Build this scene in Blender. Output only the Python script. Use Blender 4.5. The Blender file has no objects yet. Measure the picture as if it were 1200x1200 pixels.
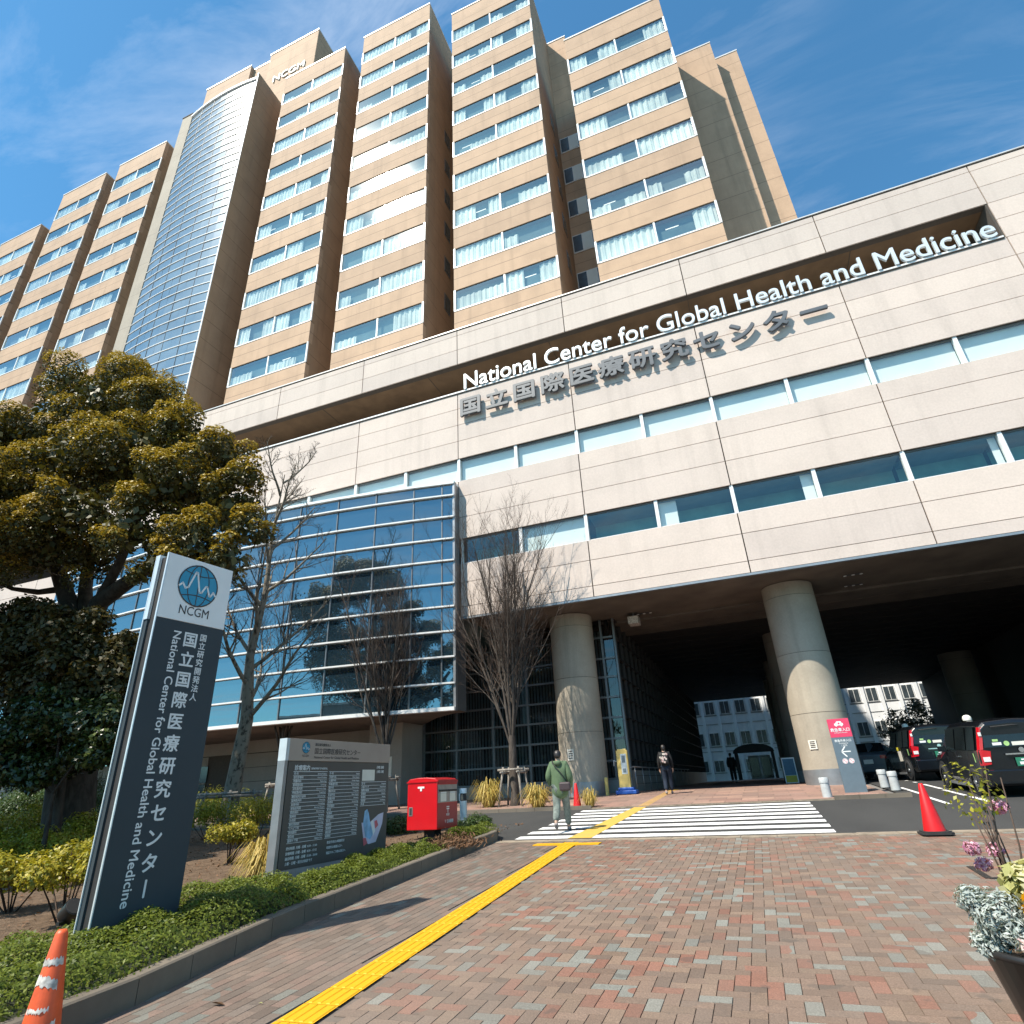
import bpy, bmesh, math, random
import numpy as np
from mathutils import Vector, Matrix, Quaternion
R_ = math.radians
rnd = random.Random(7)
sc = bpy.context.scene
COL = sc.collection

# ---------------------------------------------------------------- camera
F = 689.2
yaw, pitch, roll = R_(-20.1416), R_(25.0462), R_(-3.01314)
_f = Vector((math.sin(yaw)*math.cos(pitch), math.cos(yaw)*math.cos(pitch), math.sin(pitch)))
_r = Vector((math.cos(yaw), -math.sin(yaw), 0)); _u = _r.cross(_f)
RT = math.cos(roll)*_r + math.sin(roll)*_u
UP = -math.sin(roll)*_r + math.cos(roll)*_u
CAM = Vector((0, 0, 1.5))
cd = bpy.data.cameras.new('camera'); cam = bpy.data.objects.new('camera', cd); COL.objects.link(cam)
cd.sensor_width = 36; cd.sensor_fit = 'HORIZONTAL'; cd.lens = F/1200*36; cd.clip_start = .05; cd.clip_end = 5000
m = Matrix((RT, UP, -_f)).transposed().to_4x4(); m.translation = CAM; cam.matrix_world = m
sc.camera = cam

# ---------------------------------------------------------------- world, sun, exposure
SUN = Vector((-.69, -1, 1.63)).normalized()
w = bpy.data.worlds.new('World'); sc.world = w; w.use_nodes = True
nt = w.node_tree; nt.nodes.clear()
wo = nt.nodes.new('ShaderNodeOutputWorld'); bg = nt.nodes.new('ShaderNodeBackground')
sky = nt.nodes.new('ShaderNodeTexSky'); sky.sky_type = 'NISHITA'; sky.sun_disc = False
sky.sun_elevation = math.asin(SUN.z); sky.sun_rotation = math.atan2(SUN.x, SUN.y)
sky.air_density = 1.0; sky.dust_density = .25; sky.ozone_density = 4
bg.inputs['Strength'].default_value = .105
# wispy clouds: stretched noise on the direction of the sky
tc = nt.nodes.new('ShaderNodeTexCoord')
def wnode(t, **k):
    n = nt.nodes.new(t)
    for a, b in k.items(): setattr(n, a, b)
    return n
sep = wnode('ShaderNodeSeparateXYZ'); nt.links.new(tc.outputs['Generated'], sep.inputs[0])
zz = wnode('ShaderNodeMath', operation='MAXIMUM'); nt.links.new(sep.outputs[2], zz.inputs[0]); zz.inputs[1].default_value = .08
dv = wnode('ShaderNodeVectorMath', operation='DIVIDE'); nt.links.new(tc.outputs['Generated'], dv.inputs[0])
cb = wnode('ShaderNodeCombineXYZ')
for i in range(3): nt.links.new(zz.outputs[0], cb.inputs[i])
nt.links.new(cb.outputs[0], dv.inputs[1])
mp = wnode('ShaderNodeMapping'); nt.links.new(dv.outputs[0], mp.inputs[0])
mp.inputs['Rotation'].default_value = (0, 0, R_(-52)); mp.inputs['Scale'].default_value = (.95, 3.0, 1); mp.inputs['Location'].default_value = (1.7, .35, 0)
ns = wnode('ShaderNodeTexNoise'); nt.links.new(mp.outputs[0], ns.inputs['Vector'])
ns.inputs['Scale'].default_value = 1.5; ns.inputs['Detail'].default_value = 9; ns.inputs['Roughness'].default_value = .62; ns.inputs['Distortion'].default_value = .5
mp2 = wnode('ShaderNodeMapping'); nt.links.new(dv.outputs[0], mp2.inputs[0]); mp2.inputs['Location'].default_value = (3.1, 5.2, 0)
ns2 = wnode('ShaderNodeTexNoise'); nt.links.new(mp2.outputs[0], ns2.inputs['Vector']); ns2.inputs['Scale'].default_value = .9; ns2.inputs['Detail'].default_value = 3
cr = wnode('ShaderNodeValToRGB'); nt.links.new(ns.outputs['Fac'], cr.inputs[0])
cr.color_ramp.elements[0].position = .47; cr.color_ramp.elements[0].color = (0, 0, 0, 1)
cr.color_ramp.elements[1].position = .78; cr.color_ramp.elements[1].color = (1, 1, 1, 1)
cr2 = wnode('ShaderNodeValToRGB'); nt.links.new(ns2.outputs['Fac'], cr2.inputs[0])
cr2.color_ramp.elements[0].position = .35; cr2.color_ramp.elements[1].position = .60
mu = wnode('ShaderNodeMath', operation='MULTIPLY'); nt.links.new(cr.outputs[0], mu.inputs[0]); nt.links.new(cr2.outputs[0], mu.inputs[1])
ma = wnode('ShaderNodeMath', operation='MULTIPLY_ADD'); nt.links.new(mu.outputs[0], ma.inputs[0]); ma.inputs[1].default_value = .6; ma.inputs[2].default_value = .0
mx = wnode('ShaderNodeMix', data_type='RGBA'); nt.links.new(ma.outputs[0], mx.inputs[0])
tint = wnode('ShaderNodeMix', data_type='RGBA', blend_type='MULTIPLY'); tint.inputs[0].default_value = 1; tint.inputs[7].default_value = (.69, 1.26, 1.30, 1)
nt.links.new(sky.outputs[0], tint.inputs[6]); nt.links.new(tint.outputs[2], mx.inputs[6])
mx.inputs[7].default_value = (7.2, 7.6, 8.2, 1)
nt.links.new(mx.outputs[2], bg.inputs['Color']); nt.links.new(bg.outputs[0], wo.inputs[0])
ld = bpy.data.lights.new('sun', 'SUN'); ld.energy = 5.0; ld.angle = R_(.55); ld.color = (1, .925, .80)
lo = bpy.data.objects.new('sun', ld); COL.objects.link(lo); lo.rotation_euler = (-SUN).to_track_quat('-Z', 'Y').to_euler(); lo.location = SUN*80
vs = sc.view_settings; vs.view_transform = 'Standard'; vs.look = 'None'; vs.exposure = .72; vs.gamma = 1
sc.cycles.max_bounces = 8; sc.cycles.transparent_max_bounces = 12; sc.cycles.use_denoising = True

# ---------------------------------------------------------------- where a point of the photograph lies in the place
def ray(x, y): return RT*((x-600)/F) + UP*((600-y)/F) + _f
def at(x, y, Y): d = ray(x, y); return CAM + d*(Y/d.y)
def gz(Y): return .0413*max(min(Y, 25.5), -60)
def gp(x, y):
    d = ray(x, y); t = -1.5/(d.z-.0413*d.y); p = CAM + d*t
    if p.y > 25.5 or t < 0: t = (1.053-1.5)/d.z; p = CAM + d*t
    return p

# ---------------------------------------------------------------- materials
MATS = {}
class NB:
    def __init__(s, name):
        s.m = bpy.data.materials.new(name); s.m.use_nodes = True; s.t = s.m.node_tree; s.t.nodes.clear()
        s.out = s.n('ShaderNodeOutputMaterial'); MATS[name] = s.m
        s.tc = s.n('ShaderNodeTexCoord')
    def n(s, t, **k):
        x = s.t.nodes.new(t)
        for a, b in k.items(): setattr(x, a, b)
        return x
    def l(s, a, b): s.t.links.new(a, b)
    def noise(s, scale, detail=4, rough=.55, stretch=(1, 1, 1), dist=0, coord='Object', loc=(0, 0, 0)):
        mp = s.n('ShaderNodeMapping'); s.l(s.tc.outputs[coord], mp.inputs[0]); mp.inputs['Scale'].default_value = stretch; mp.inputs['Location'].default_value = loc
        x = s.n('ShaderNodeTexNoise'); s.l(mp.outputs[0], x.inputs['Vector'])
        x.inputs['Scale'].default_value = scale; x.inputs['Detail'].default_value = detail; x.inputs['Roughness'].default_value = rough; x.inputs['Distortion'].default_value = dist
        return x.outputs['Fac']
    def ramp(s, f, stops, interp='LINEAR'):
        x = s.n('ShaderNodeValToRGB'); s.l(f, x.inputs[0]); e = x.color_ramp.elements; x.color_ramp.interpolation = interp
        while len(e) < len(stops): e.new(.5)
        for i, (p, c) in enumerate(stops):
            e[i].position = p; e[i].color = (*c, 1) if len(c) == 3 else c
        return x.outputs[0]
    def math(s, op, a, b=None, c=None):
        x = s.n('ShaderNodeMath', operation=op)
        for i, v in enumerate((a, b, c)):
            if v is None: continue
            if isinstance(v, (int, float)): x.inputs[i].default_value = v
            else: s.l(v, x.inputs[i])
        return x.outputs[0]
    def mix(s, f, a, b, mode='MIX'):
        x = s.n('ShaderNodeMix', data_type='RGBA', blend_type=mode)
        for i, v in ((0, f), (6, a), (7, b)):
            if isinstance(v, (int, float)): x.inputs[i].default_value = v
            elif isinstance(v, tuple): x.inputs[i].default_value = (*v[:3], 1)
            else: s.l(v, x.inputs[i])
        return x.outputs[2]
    def bump(s, h, strength=.3, dist=.02):
        x = s.n('ShaderNodeBump'); x.inputs['Strength'].default_value = strength; x.inputs['Distance'].default_value = dist; s.l(h, x.inputs['Height']); return x.outputs[0]
    def bsdf(s, col, rough=.7, metal=0, normal=None, spec=.5, **k):
        b = s.n('ShaderNodeBsdfPrincipled')
        for nm, v in (('Base Color', col), ('Roughness', rough), ('Metallic', metal), ('Specular IOR Level', spec), *[(a.replace('_', ' '), c) for a, c in k.items()]):
            if isinstance(v, (int, float)): b.inputs[nm].default_value = v
            elif isinstance(v, tuple): b.inputs[nm].default_value = (*v[:3], 1)
            else: s.l(v, b.inputs[nm])
        if normal: s.l(normal, b.inputs['Normal'])
        return b.outputs[0]
    def end(s, sh): s.l(sh, s.out.inputs[0]); return s.m

def plain(name, c, rough=.6, metal=0, var=.12, scale=8, bump=0, spec=.5, **k):
    b = NB(name); f = b.noise(scale, 5)
    c2 = tuple(max(0, x*(1-var)) for x in c); c1 = tuple(min(1, x*(1+var*.6)) for x in c)
    col = b.ramp(f, [(.35, c2), (.65, c1)])
    nm = b.bump(b.noise(scale*6, 4), bump, .01) if bump else None
    return b.end(b.bsdf(col, rough, metal, nm, spec, **k))

def concrete(name, c, stain=.35, streak=1.0, groove=None, rough=.8):
    """cast panels: blotches, rain streaks that run down, fine pitting"""
    b = NB(name)
    blot = b.noise(.55, 6, .6)
    fine = b.noise(14, 5, .7)
    st = b.noise(1.6, 5, .6, (1, 1, .07))
    cd_ = tuple(x*(1-stain) for x in c)
    col = b.mix(b.ramp(blot, [(.42, (0, 0, 0)), (.68, (.55,)*3)]), c, cd_)
    col = b.mix(b.math('MULTIPLY', b.ramp(st, [(.52, (0, 0, 0)), (.75, (1,)*3)]), .45*streak), col, tuple(x*.62 for x in c))
    gi = b.n('ShaderNodeNewGeometry'); col = b.mix(1, col, b.ramp(gi.outputs['Random Per Island'], [(0, (.92, .92, .925)), (1, (1.04, 1.035, 1.02))]), 'MULTIPLY')
    col = b.mix(.5, col, b.mix(1, col, b.ramp(fine, [(.3, (.82,)*3), (.7, (1.08,)*3)]), 'MULTIPLY'))
    if groove:
        per, wid, off = groove
        sp = b.n('ShaderNodeSeparateXYZ'); b.l(b.tc.outputs['Object'], sp.inputs[0])
        md = b.math('MODULO', b.math('ADD', sp.outputs[2], 200*per-off), per)
        g = b.math('LESS_THAN', md, wid)
        col = b.mix(g, col, tuple(x*.5 for x in c))
    return b.end(b.bsdf(col, rough, 0, b.bump(fine, .12, .01), .35))

def glass(name, tint, refl=.3, rough=.015, rcol=(1, 1, 1)):
    b = NB(name)
    tr = b.n('ShaderNodeBsdfTransparent'); tr.inputs[0].default_value = (*tint, 1)
    gl = b.n('ShaderNodeBsdfGlossy'); gl.inputs[0].default_value = (*rcol, 1); gl.inputs['Roughness'].default_value = rough
    lw = b.n('ShaderNodeLayerWeight'); lw.inputs[0].default_value = .5
    f = b.math('MULTIPLY_ADD', b.math('POWER', lw.outputs['Facing'], 3.5), .7, refl)
    mx = b.n('ShaderNodeMixShader'); b.l(f, mx.inputs[0]); b.l(tr.outputs[0], mx.inputs[1]); b.l(gl.outputs[0], mx.inputs[2])
    return b.end(mx.outputs[0])

def leafmat(name, cols, rough=.5, trans=.35, spec=.4):
    b = NB(name); g = b.n('ShaderNodeNewGeometry')
    n = len(cols); col = b.ramp(g.outputs['Random Per Island'], [(i/max(1, n-1), c) for i, c in enumerate(cols)])
    d = b.bsdf(col, rough, 0, None, spec)
    t = b.n('ShaderNodeBsdfTranslucent'); b.l(b.mix(1, col, (1.0, 1.0, .5), 'MULTIPLY'), t.inputs[0])
    mx = b.n('ShaderNodeMixShader'); mx.inputs[0].default_value = trans; b.l(d, mx.inputs[1]); b.l(t.outputs[0], mx.inputs[2])
    return b.end(mx.outputs[0])

def barkmat(name, c1, c2, scale=9, patch=False):
    b = NB(name); f = b.noise(scale, 6, .65, (1, 1, .35) if not patch else (1, 1, .6), .4)
    col = b.ramp(f, [(.38, c1), (.5 if patch else .62, c2)])
    return b.end(b.bsdf(col, .85, 0, b.bump(f, .6, .03), .25))

concrete('podium_concrete', (.585, .492, .435), .15, .8)
concrete('fascia_concrete', (.55, .468, .415), .12, .9)
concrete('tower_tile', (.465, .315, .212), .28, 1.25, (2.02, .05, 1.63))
concrete('tower_tile_shaded', (.37, .245, .155), .28, 1.2, (2.02, .05, 1.63))  # tower tile again, darkened: shade of the side faces put into the colour
concrete('pier_concrete', (.36, .31, .25), .25, .8, (4.04, .04, 32.9))
concrete('column_concrete', (.39, .34, .27), .4, 1.9)
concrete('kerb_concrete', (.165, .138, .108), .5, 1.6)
concrete('plinth_concrete', (.33, .32, .30), .3, 1)
concrete('wall_tile', (.31, .28, .245), .2, .5)
plain('recess_brown', (.155, .095, .05), .8, var=.2, scale=1.2)
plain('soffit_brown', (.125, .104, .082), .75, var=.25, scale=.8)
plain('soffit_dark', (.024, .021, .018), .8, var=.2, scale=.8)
plain('joint_dark', (.07, .058, .048), .9)
plain('white_metal', (.72, .72, .71), .42, .0, var=.06, scale=3)
plain('grey_metal', (.30, .31, .32), .4, .6, var=.1, scale=4)
plain('letter_steel', (.085, .095, .108), .5, .0, var=.1, scale=2)
plain('letter_white', (.66, .70, .72), .35, .25, var=.06, scale=2)
plain('dark_metal', (.055, .058, .062), .45, .4, var=.15)
plain('mullion_grey', (.17, .175, .18), .4, .5, var=.1)
plain('cap_metal', (.66, .64, .61), .4, .3, var=.1, scale=2)
plain('black_void', (.012, .013, .014), .8)
plain('room_dark', (.10, .16, .165), .9, var=.25, scale=.7)
plain('room_teal', (.15, .33, .29), .85, var=.3, scale=.6)
plain('curtain', (.78, .79, .73), .9, var=.3, scale=.33)
plain('blind_pale', (.70, .74, .73), .8, var=.05, scale=.8)
plain('blind_dark', (.26, .29, .30), .85, var=.15)
glass('glass_tower', (.92, .97, .95), .27, .045, (1, .98, .92))
glass('glass_podium', (.92, .96, .94), .11, .02, (.9, .97, .95))
glass('glass_dark', (.42, .48, .50), .07, .02)
def bayglass():
    b = NB('glass_bay')
    d = b.bsdf((.012, .03, .045), .25, 0, None, .3)
    gl = b.n('ShaderNodeBsdfGlossy'); gl.inputs[0].default_value = (.44, .53, .56, 1); gl.inputs['Roughness'].default_value = .012
    b.l(b.bump(b.noise(.5, 2), .05, .04), gl.inputs['Normal'])
    lw = b.n('ShaderNodeLayerWeight'); lw.inputs[0].default_value = .4
    f = b.math('MULTIPLY_ADD', lw.outputs['Fresnel'], .6, .36)
    mx = b.n('ShaderNodeMixShader'); b.l(f, mx.inputs[0]); b.l(d, mx.inputs[1]); b.l(gl.outputs[0], mx.inputs[2])
    b.end(mx.outputs[0])
bayglass()
def curtainglass():
    b = NB('glass_curve')
    d = b.bsdf(b.ramp(b.noise(.35, 3), [(.35, (.10, .14, .165)), (.65, (.17, .215, .235))]), .3, 0, None, .3)
    gl = b.n('ShaderNodeBsdfGlossy'); gl.inputs[0].default_value = (.72, .77, .80, 1); gl.inputs['Roughness'].default_value = .05
    lw = b.n('ShaderNodeLayerWeight'); lw.inputs[0].default_value = .4
    f = b.math('MULTIPLY_ADD', lw.outputs['Fresnel'], .5, .22)
    mx = b.n('ShaderNodeMixShader'); b.l(f, mx.inputs[0]); b.l(d, mx.inputs[1]); b.l(gl.outputs[0], mx.inputs[2])
    b.end(mx.outputs[0])
curtainglass()
def asphalt():
    b = NB('asphalt'); f = b.noise(120, 6, .7); g = b.noise(.6, 5, .6, (1, .35, 1))
    col = b.mix(.55, b.ramp(f, [(.3, (.021, .021, .021)), (.7, (.07, .069, .066))]), b.ramp(g, [(.35, (.034, .034, .034)), (.65, (.057, .056, .054))]))
    b.end(b.bsdf(col, .85, 0, b.bump(f, .5, .01), .3))
asphalt()
def brickmat(name, stops, dirt=.5):
    b = NB(name); g = b.n('ShaderNodeNewGeometry')
    cl = b.noise(.45, 3, .5)
    v = b.math('ADD', g.outputs['Random Per Island'], b.math('MULTIPLY_ADD', cl, .5, -.25))
    col = b.ramp(v, stops, 'CONSTANT')
    tone = b.math('FRACT', b.math('MULTIPLY', g.outputs['Random Per Island'], 37.3))
    col = b.mix(1, col, b.ramp(tone, [(0, (.84,)*3), (1, (1.2,)*3)]), 'MULTIPLY')
    sp = b.noise(95, 4, .85); col = b.mix(.65, col, b.mix(1, col, b.ramp(sp, [(.34, (.5,)*3), (.5, (1.05,)*3), (.68, (2.0,)*3)]), 'MULTIPLY'))
    d = b.noise(.8, 6, .65); col = b.mix(b.math('MULTIPLY', b.ramp(d, [(.4, (0,)*3), (.7, (1,)*3)]), dirt), col, (.15, .125, .105))
    gum = b.noise(5.5, 2, .3); col = b.mix(b.math('MULTIPLY', b.ramp(gum, [(.70, (0,)*3), (.73, (1,)*3)]), .45), col, (.07, .06, .052))
    wr_ = b.noise(.35, 4, .6, (1, .4, 1)); col = b.mix(b.math('MULTIPLY', b.ramp(wr_, [(.45, (0,)*3), (.7, (1,)*3)]), .35), col, (.21, .175, .145))
    b.end(b.bsdf(col, .85, 0, b.bump(sp, .4, .004), .3))
BR, RD, GY, DK, TN = (.158, .107, .079), (.192, .094, .066), (.168, .168, .148), (.138, .098, .075), (.170, .117, .084)
brickmat('brick_mix', [(0, DK), (.16, BR), (.40, TN), (.56, BR), (.68, RD), (.86, GY)], .35)
brickmat('brick_grey', [(0, (.108, .079, .062)), (.22, (.134, .096, .074)), (.5, (.121, .094, .076)), (.72, (.150, .098, .076)), (.9, (.128, .13, .112))], .35)
brickmat('tile_red', [(0, (.27, .16, .125)), (.4, (.24, .15, .12)), (.7, (.30, .185, .14))], .3)
plain('mortar', (.14, .112, .09), .95, scale=30)
plain('edge_stone', (.26, .21, .155), .85, var=.3, scale=5, bump=.3)
plain('far_ground_mat', (.16, .15, .14), .9, var=.3, scale=.3)
def paintm(name, c, wear, wc):
    b = NB(name); f = b.noise(30, 6, .75)
    col = b.mix(b.ramp(f, [(.55, (0,)*3), (.75, (wear,)*3)]), c, wc)
    wd_ = b.noise(1.7, 5, .65, (.35, 1, 1)); col = b.mix(b.math('MULTIPLY', b.ramp(wd_, [(.45, (0,)*3), (.7, (1,)*3)]), .4*wear), col, wc)
    b.end(b.bsdf(col, .6, 0, None, .4))
paintm('road_white', (.80, .79, .77), .5, (.35, .34, .33))
paintm('tactile_yellow', (.62, .315, .001), .35, (.50, .27, .01))
paintm('tactile_pale', (.62, .37, .07), .8, (.36, .27, .13))
def soil():
    b = NB('soil'); f = b.noise(9, 8, .7); g = b.noise(60, 4)
    col = b.ramp(f, [(.3, (.07, .045, .028)), (.6, (.17, .115, .075)), (.8, (.23, .165, .115))])
    b.end(b.bsdf(col, .95, 0, b.bump(b.math('ADD', f, g), .8, .04), .2))
soil()
leafmat('leaf_camphor_young_lit', [(.40, .27, .030), (.30, .21, .026), (.52, .37, .07), (.22, .17, .022), (.35, .235, .024)], .5, .25)
leafmat('leaf_camphor_old_shaded', [(.05, .05, .012), (.085, .075, .016), (.03, .035, .01), (.12, .095, .018)], .5, .2)
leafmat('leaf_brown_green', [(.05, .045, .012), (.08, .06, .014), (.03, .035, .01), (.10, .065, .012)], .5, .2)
leafmat('leaf_camellia', [(.022, .038, .010), (.04, .06, .014), (.018, .028, .009), (.08, .10, .022)], .3, .12, .4)
leafmat('leaf_hedge', [(.075, .105, .012), (.13, .165, .018), (.05, .07, .01), (.18, .21, .024), (.10, .13, .014)], .5, .3, .3)
leafmat('leaf_yellow', [(.36, .30, .02), (.27, .25, .02), (.45, .36, .03), (.15, .17, .02), (.33, .24, .02)], .45, .3)
leafmat('leaf_yellowgreen', [(.24, .26, .022), (.34, .32, .028), (.16, .19, .018), (.40, .34, .03)], .45, .3)
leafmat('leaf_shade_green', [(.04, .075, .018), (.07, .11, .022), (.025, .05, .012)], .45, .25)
leafmat('grass_gold', [(.52, .37, .09), (.42, .30, .07), (.60, .45, .14), (.34, .28, .06)], .6, .3)
leafmat('twig_brown', [(.16, .085, .045), (.11, .06, .03), (.2, .1, .05)], .8, .1)
leafmat('leaf_silver', [(.42, .46, .44), (.28, .33, .31), (.54, .57, .55), (.14, .19, .17)], .7, .2)
leafmat('petal_pink', [(.62, .26, .42), (.70, .45, .56), (.52, .16, .32), (.78, .64, .70)], .6, .4)
leafmat('petal_cream', [(.55, .50, .26), (.42, .42, .16), (.62, .58, .38)], .6, .35)
leafmat('petal_orange', [(.75, .33, .02), (.78, .5, .03), (.7, .2, .03)], .6, .35)
leafmat('petal_white', [(.75, .62, .6), (.8, .75, .72), (.5, .2, .25)], .6, .35)
leafmat('leaf_far', [(.05, .055, .03), (.09, .085, .05), (.03, .03, .02)], .5, .2)
barkmat('bark_dark', (.022, .018, .014), (.05, .042, .033))
barkmat('bark_plane', (.05, .04, .03), (.20, .17, .13), 7, True)
barkmat('bark_grey', (.045, .036, .03), (.10, .083, .07))
barkmat('bark_twig', (.06, .04, .031), (.11, .078, .06))
barkmat('stake_wood', (.16, .14, .12), (.30, .27, .235), 14)
plain('sign_dark', (.046, .058, .066), .5, .0, var=.05, scale=1.5, spec=.12)
plain('sign_white', (.74, .74, .72), .45, var=.04, scale=2)
plain('sign_edge', (.58, .63, .65), .35, .3, var=.06)
plain('sign_ink', (.05, .045, .045), .6)
plain('text_white', (.70, .71, .70), .5, var=.03)
plain('logo_blue', (.015, .25, .40), .45, var=.05)
plain('board_grey', (.105, .095, .085), .5, .0, var=.06, scale=2, spec=.12)
plain('board_silver', (.42, .37, .33), .38, .5, var=.1, scale=1)
plain('board_row', (.11, .11, .105), .5, .0, spec=.12)
plain('map_blue', (.22, .42, .62), .5, var=.3, scale=6)
plain('map_lilac', (.52, .50, .62), .5, var=.1, scale=6)
plain('map_red', (.55, .12, .14), .5)
plain('post_red', (.52, .003, .008), .3, var=.06, scale=3, Coat_Weight=.4)
plain('post_panel_red', (.30, .012, .02), .4, var=.06)
plain('post_grey', (.30, .30, .29), .35, .5)
plain('cone_red', (.56, .006, .007), .42, var=.12, scale=5)
plain('cone_orange', (.62, .085, .018), .5, var=.25, scale=7)
plain('tape_white', (.52, .49, .45), .55, var=.5, scale=22)
plain('rubber', (.022, .021, .021), .75, var=.2)
plain('bollard_white', (.42, .44, .44), .5, var=.12, scale=6)
plain('bollard_lamp', (.50, .55, .57), .4, .3, var=.06)
plain('sticker_paper', (.66, .63, .55), .6, var=.05)
plain('sign_red', (.62, .045, .11), .45, var=.05)
plain('sign_slate', (.105, .145, .175), .45, var=.06)
plain('stand_yellow', (.56, .42, .13), .5, var=.08)
plain('stand_blue', (.02, .10, .42), .45)
plain('car_black', (.005, .006, .008), .25, .0, var=.05, spec=.35, Coat_Weight=.35)
plain('car_grey', (.09, .105, .12), .3, .3, var=.05, Coat_Weight=.6)
plain('car_glass', (.01, .014, .015), .06, .0, spec=.45)
plain('tail_red', (.48, .008, .015), .12, var=.1, spec=.8)
plain('tail_clear', (.7, .66, .64), .12, spec=.9)
plain('chrome', (.62, .63, .64), .15, .95, var=.04)
plain('tyre', (.018, .018, .019), .85)
plain('plate_green', (.02, .16, .09), .5)
plain('sticker_green', (.35, .55, .2), .5)
plain('sticker_yellow', (.7, .6, .05), .5)
plain('skin_tone', (.46, .28, .20), .55, var=.06)
plain('hair_dark', (.018, .013, .011), .45, var=.2, scale=30)
plain('coat_green', (.085, .135, .07), .85, var=.14, scale=9, bump=.25)
plain('trouser_grey', (.16, .19, .17), .85, var=.4, scale=9)
plain('cloth_black', (.006, .006, .007), .85, var=.2, bump=.2)
plain('denim_navy', (.006, .014, .03), .85, var=.2)
plain('bag_plum', (.045, .03, .033), .55, var=.15)
plain('bag_floral', (.02, .02, .02), .7)
plain('shoe_grey', (.25, .22, .21), .7)
plain('far_white', (.70, .71, .72), .6, var=.05, scale=1)
plain('far_window', (.05, .065, .075), .25, .0, var=.3, scale=2, spec=.8)
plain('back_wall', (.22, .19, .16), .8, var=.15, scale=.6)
plain('pot_black', (.018, .017, .017), .4, var=.15, scale=4)
plain('drain_iron', (.045, .04, .036), .6, .5)
plain('poster_blue', (.03, .12, .2), .4); plain('poster_yellow', (.45, .38, .03), .5)
plain('lamp_lit', (.8, .75, .65), .5, Emission_Color=(1, .93, .8), Emission_Strength=.9)
plain('lamp_black', (.016, .017, .018), .4)
# ---------------------------------------------------------------- mesh building
class MB:
    def __init__(s): s.v = []; s.f = []; s.mi = []; s.sm = []; s.mats = []
    def mid(s, m):
        if m not in s.mats: s.mats.append(m)
        return s.mats.index(m)
    def add(s, vs, fs, m, smooth=False):
        o = len(s.v); k = s.mid(m); s.v += [tuple(v) for v in vs]
        for f in fs: s.f.append([o+i for i in f]); s.mi.append(k); s.sm.append(smooth)
    def box(s, x0, x1, y0, y1, z0, z1, m):
        vs = [(x, y, z) for z in (z0, z1) for y in (y0, y1) for x in (x0, x1)]
        s.add(vs, [(0, 2, 3, 1), (4, 5, 7, 6), (0, 1, 5, 4), (2, 6, 7, 3), (0, 4, 6, 2), (1, 3, 7, 5)], m)
    def obox(s, o, u, v, n, u0, u1, v0, v1, n0, n1, m):
        vs = [o + u*a + v*b + n*c for c in (n0, n1) for b in (v0, v1) for a in (u0, u1)]
        s.add(vs, [(0, 2, 3, 1), (4, 5, 7, 6), (0, 1, 5, 4), (2, 6, 7, 3), (0, 4, 6, 2), (1, 3, 7, 5)], m)
    def quad(s, a, b, c, d, m): s.add([a, b, c, d], [(0, 1, 2, 3)], m)
    def poly(s, pts, z0, z1, m):
        """prism over a counter-clockwise plan"""
        n = len(pts); vs = [(x, y, z0) for x, y in pts] + [(x, y, z1) for x, y in pts]
        s.add(vs, [list(range(n))[::-1], [n+i for i in range(n)]] + [(i, (i+1) % n, n+(i+1) % n, n+i) for i in range(n)], m)
    def lathe(s, prof, m, n=20, c=(0, 0, 0), ax=None, cap=True, smooth=True):
        c = Vector(c); ax = Vector(ax).normalized() if ax else Vector((0, 0, 1))
        u = ax.orthogonal().normalized(); v = ax.cross(u)
        vs = []
        for r, z in prof:
            for i in range(n):
                a = 2*math.pi*i/n; vs.append(c + ax*z + u*(r*math.cos(a)) + v*(r*math.sin(a)))
        fs = [(j*n+i, j*n+(i+1) % n, (j+1)*n+(i+1) % n, (j+1)*n+i) for j in range(len(prof)-1) for i in range(n)]
        s.add(vs, fs, m, smooth)
        if cap:
            k = len(prof)-1
            s.add([vs[i] for i in range(n)][::-1], [list(range(n))], m)
            s.add([vs[k*n+i] for i in range(n)], [list(range(n))], m)
    def tube(s, pts, rad, m, n=6, smooth=True, cap=True):
        pts = [Vector(p) for p in pts]
        if isinstance(rad, (int, float)): rad = [rad]*len(pts)
        vs = []; u = None
        for i, p in enumerate(pts):
            d = (pts[min(i+1, len(pts)-1)] - pts[max(i-1, 0)])
            if d.length < 1e-9: d = Vector((0, 0, 1))
            d.normalize()
            u = d.orthogonal().normalized() if u is None else (u - d*u.dot(d)).normalized()
            w_ = d.cross(u)
            for k in range(n):
                a = 2*math.pi*k/n; vs.append(p + u*(rad[i]*math.cos(a)) + w_*(rad[i]*math.sin(a)))
        fs = [(j*n+i, j*n+(i+1) % n, (j+1)*n+(i+1) % n, (j+1)*n+i) for j in range(len(pts)-1) for i in range(n)]
        if cap: fs += [list(range(n))[::-1], [(len(pts)-1)*n+i for i in range(n)]]
        s.add(vs, fs, m, smooth)
    def build(s, name, parent=None, loc=None, bevel=0, **tags):
        me = bpy.data.meshes.new(name); me.from_pydata(s.v, [], s.f)
        for k in s.mats: me.materials.append(MATS[k])
        me.polygons.foreach_set('material_index', s.mi); me.polygons.foreach_set('use_smooth', s.sm); me.update()
        o = bpy.data.objects.new(name, me); COL.objects.link(o)
        if parent: o.parent = parent
        if loc is not None: o.location = loc
        if bevel:
            b = o.modifiers.new('bevel', 'BEVEL'); b.width = bevel; b.segments = 2; b.limit_method = 'ANGLE'; b.angle_limit = R_(40)
        return tag(o, **tags)
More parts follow.
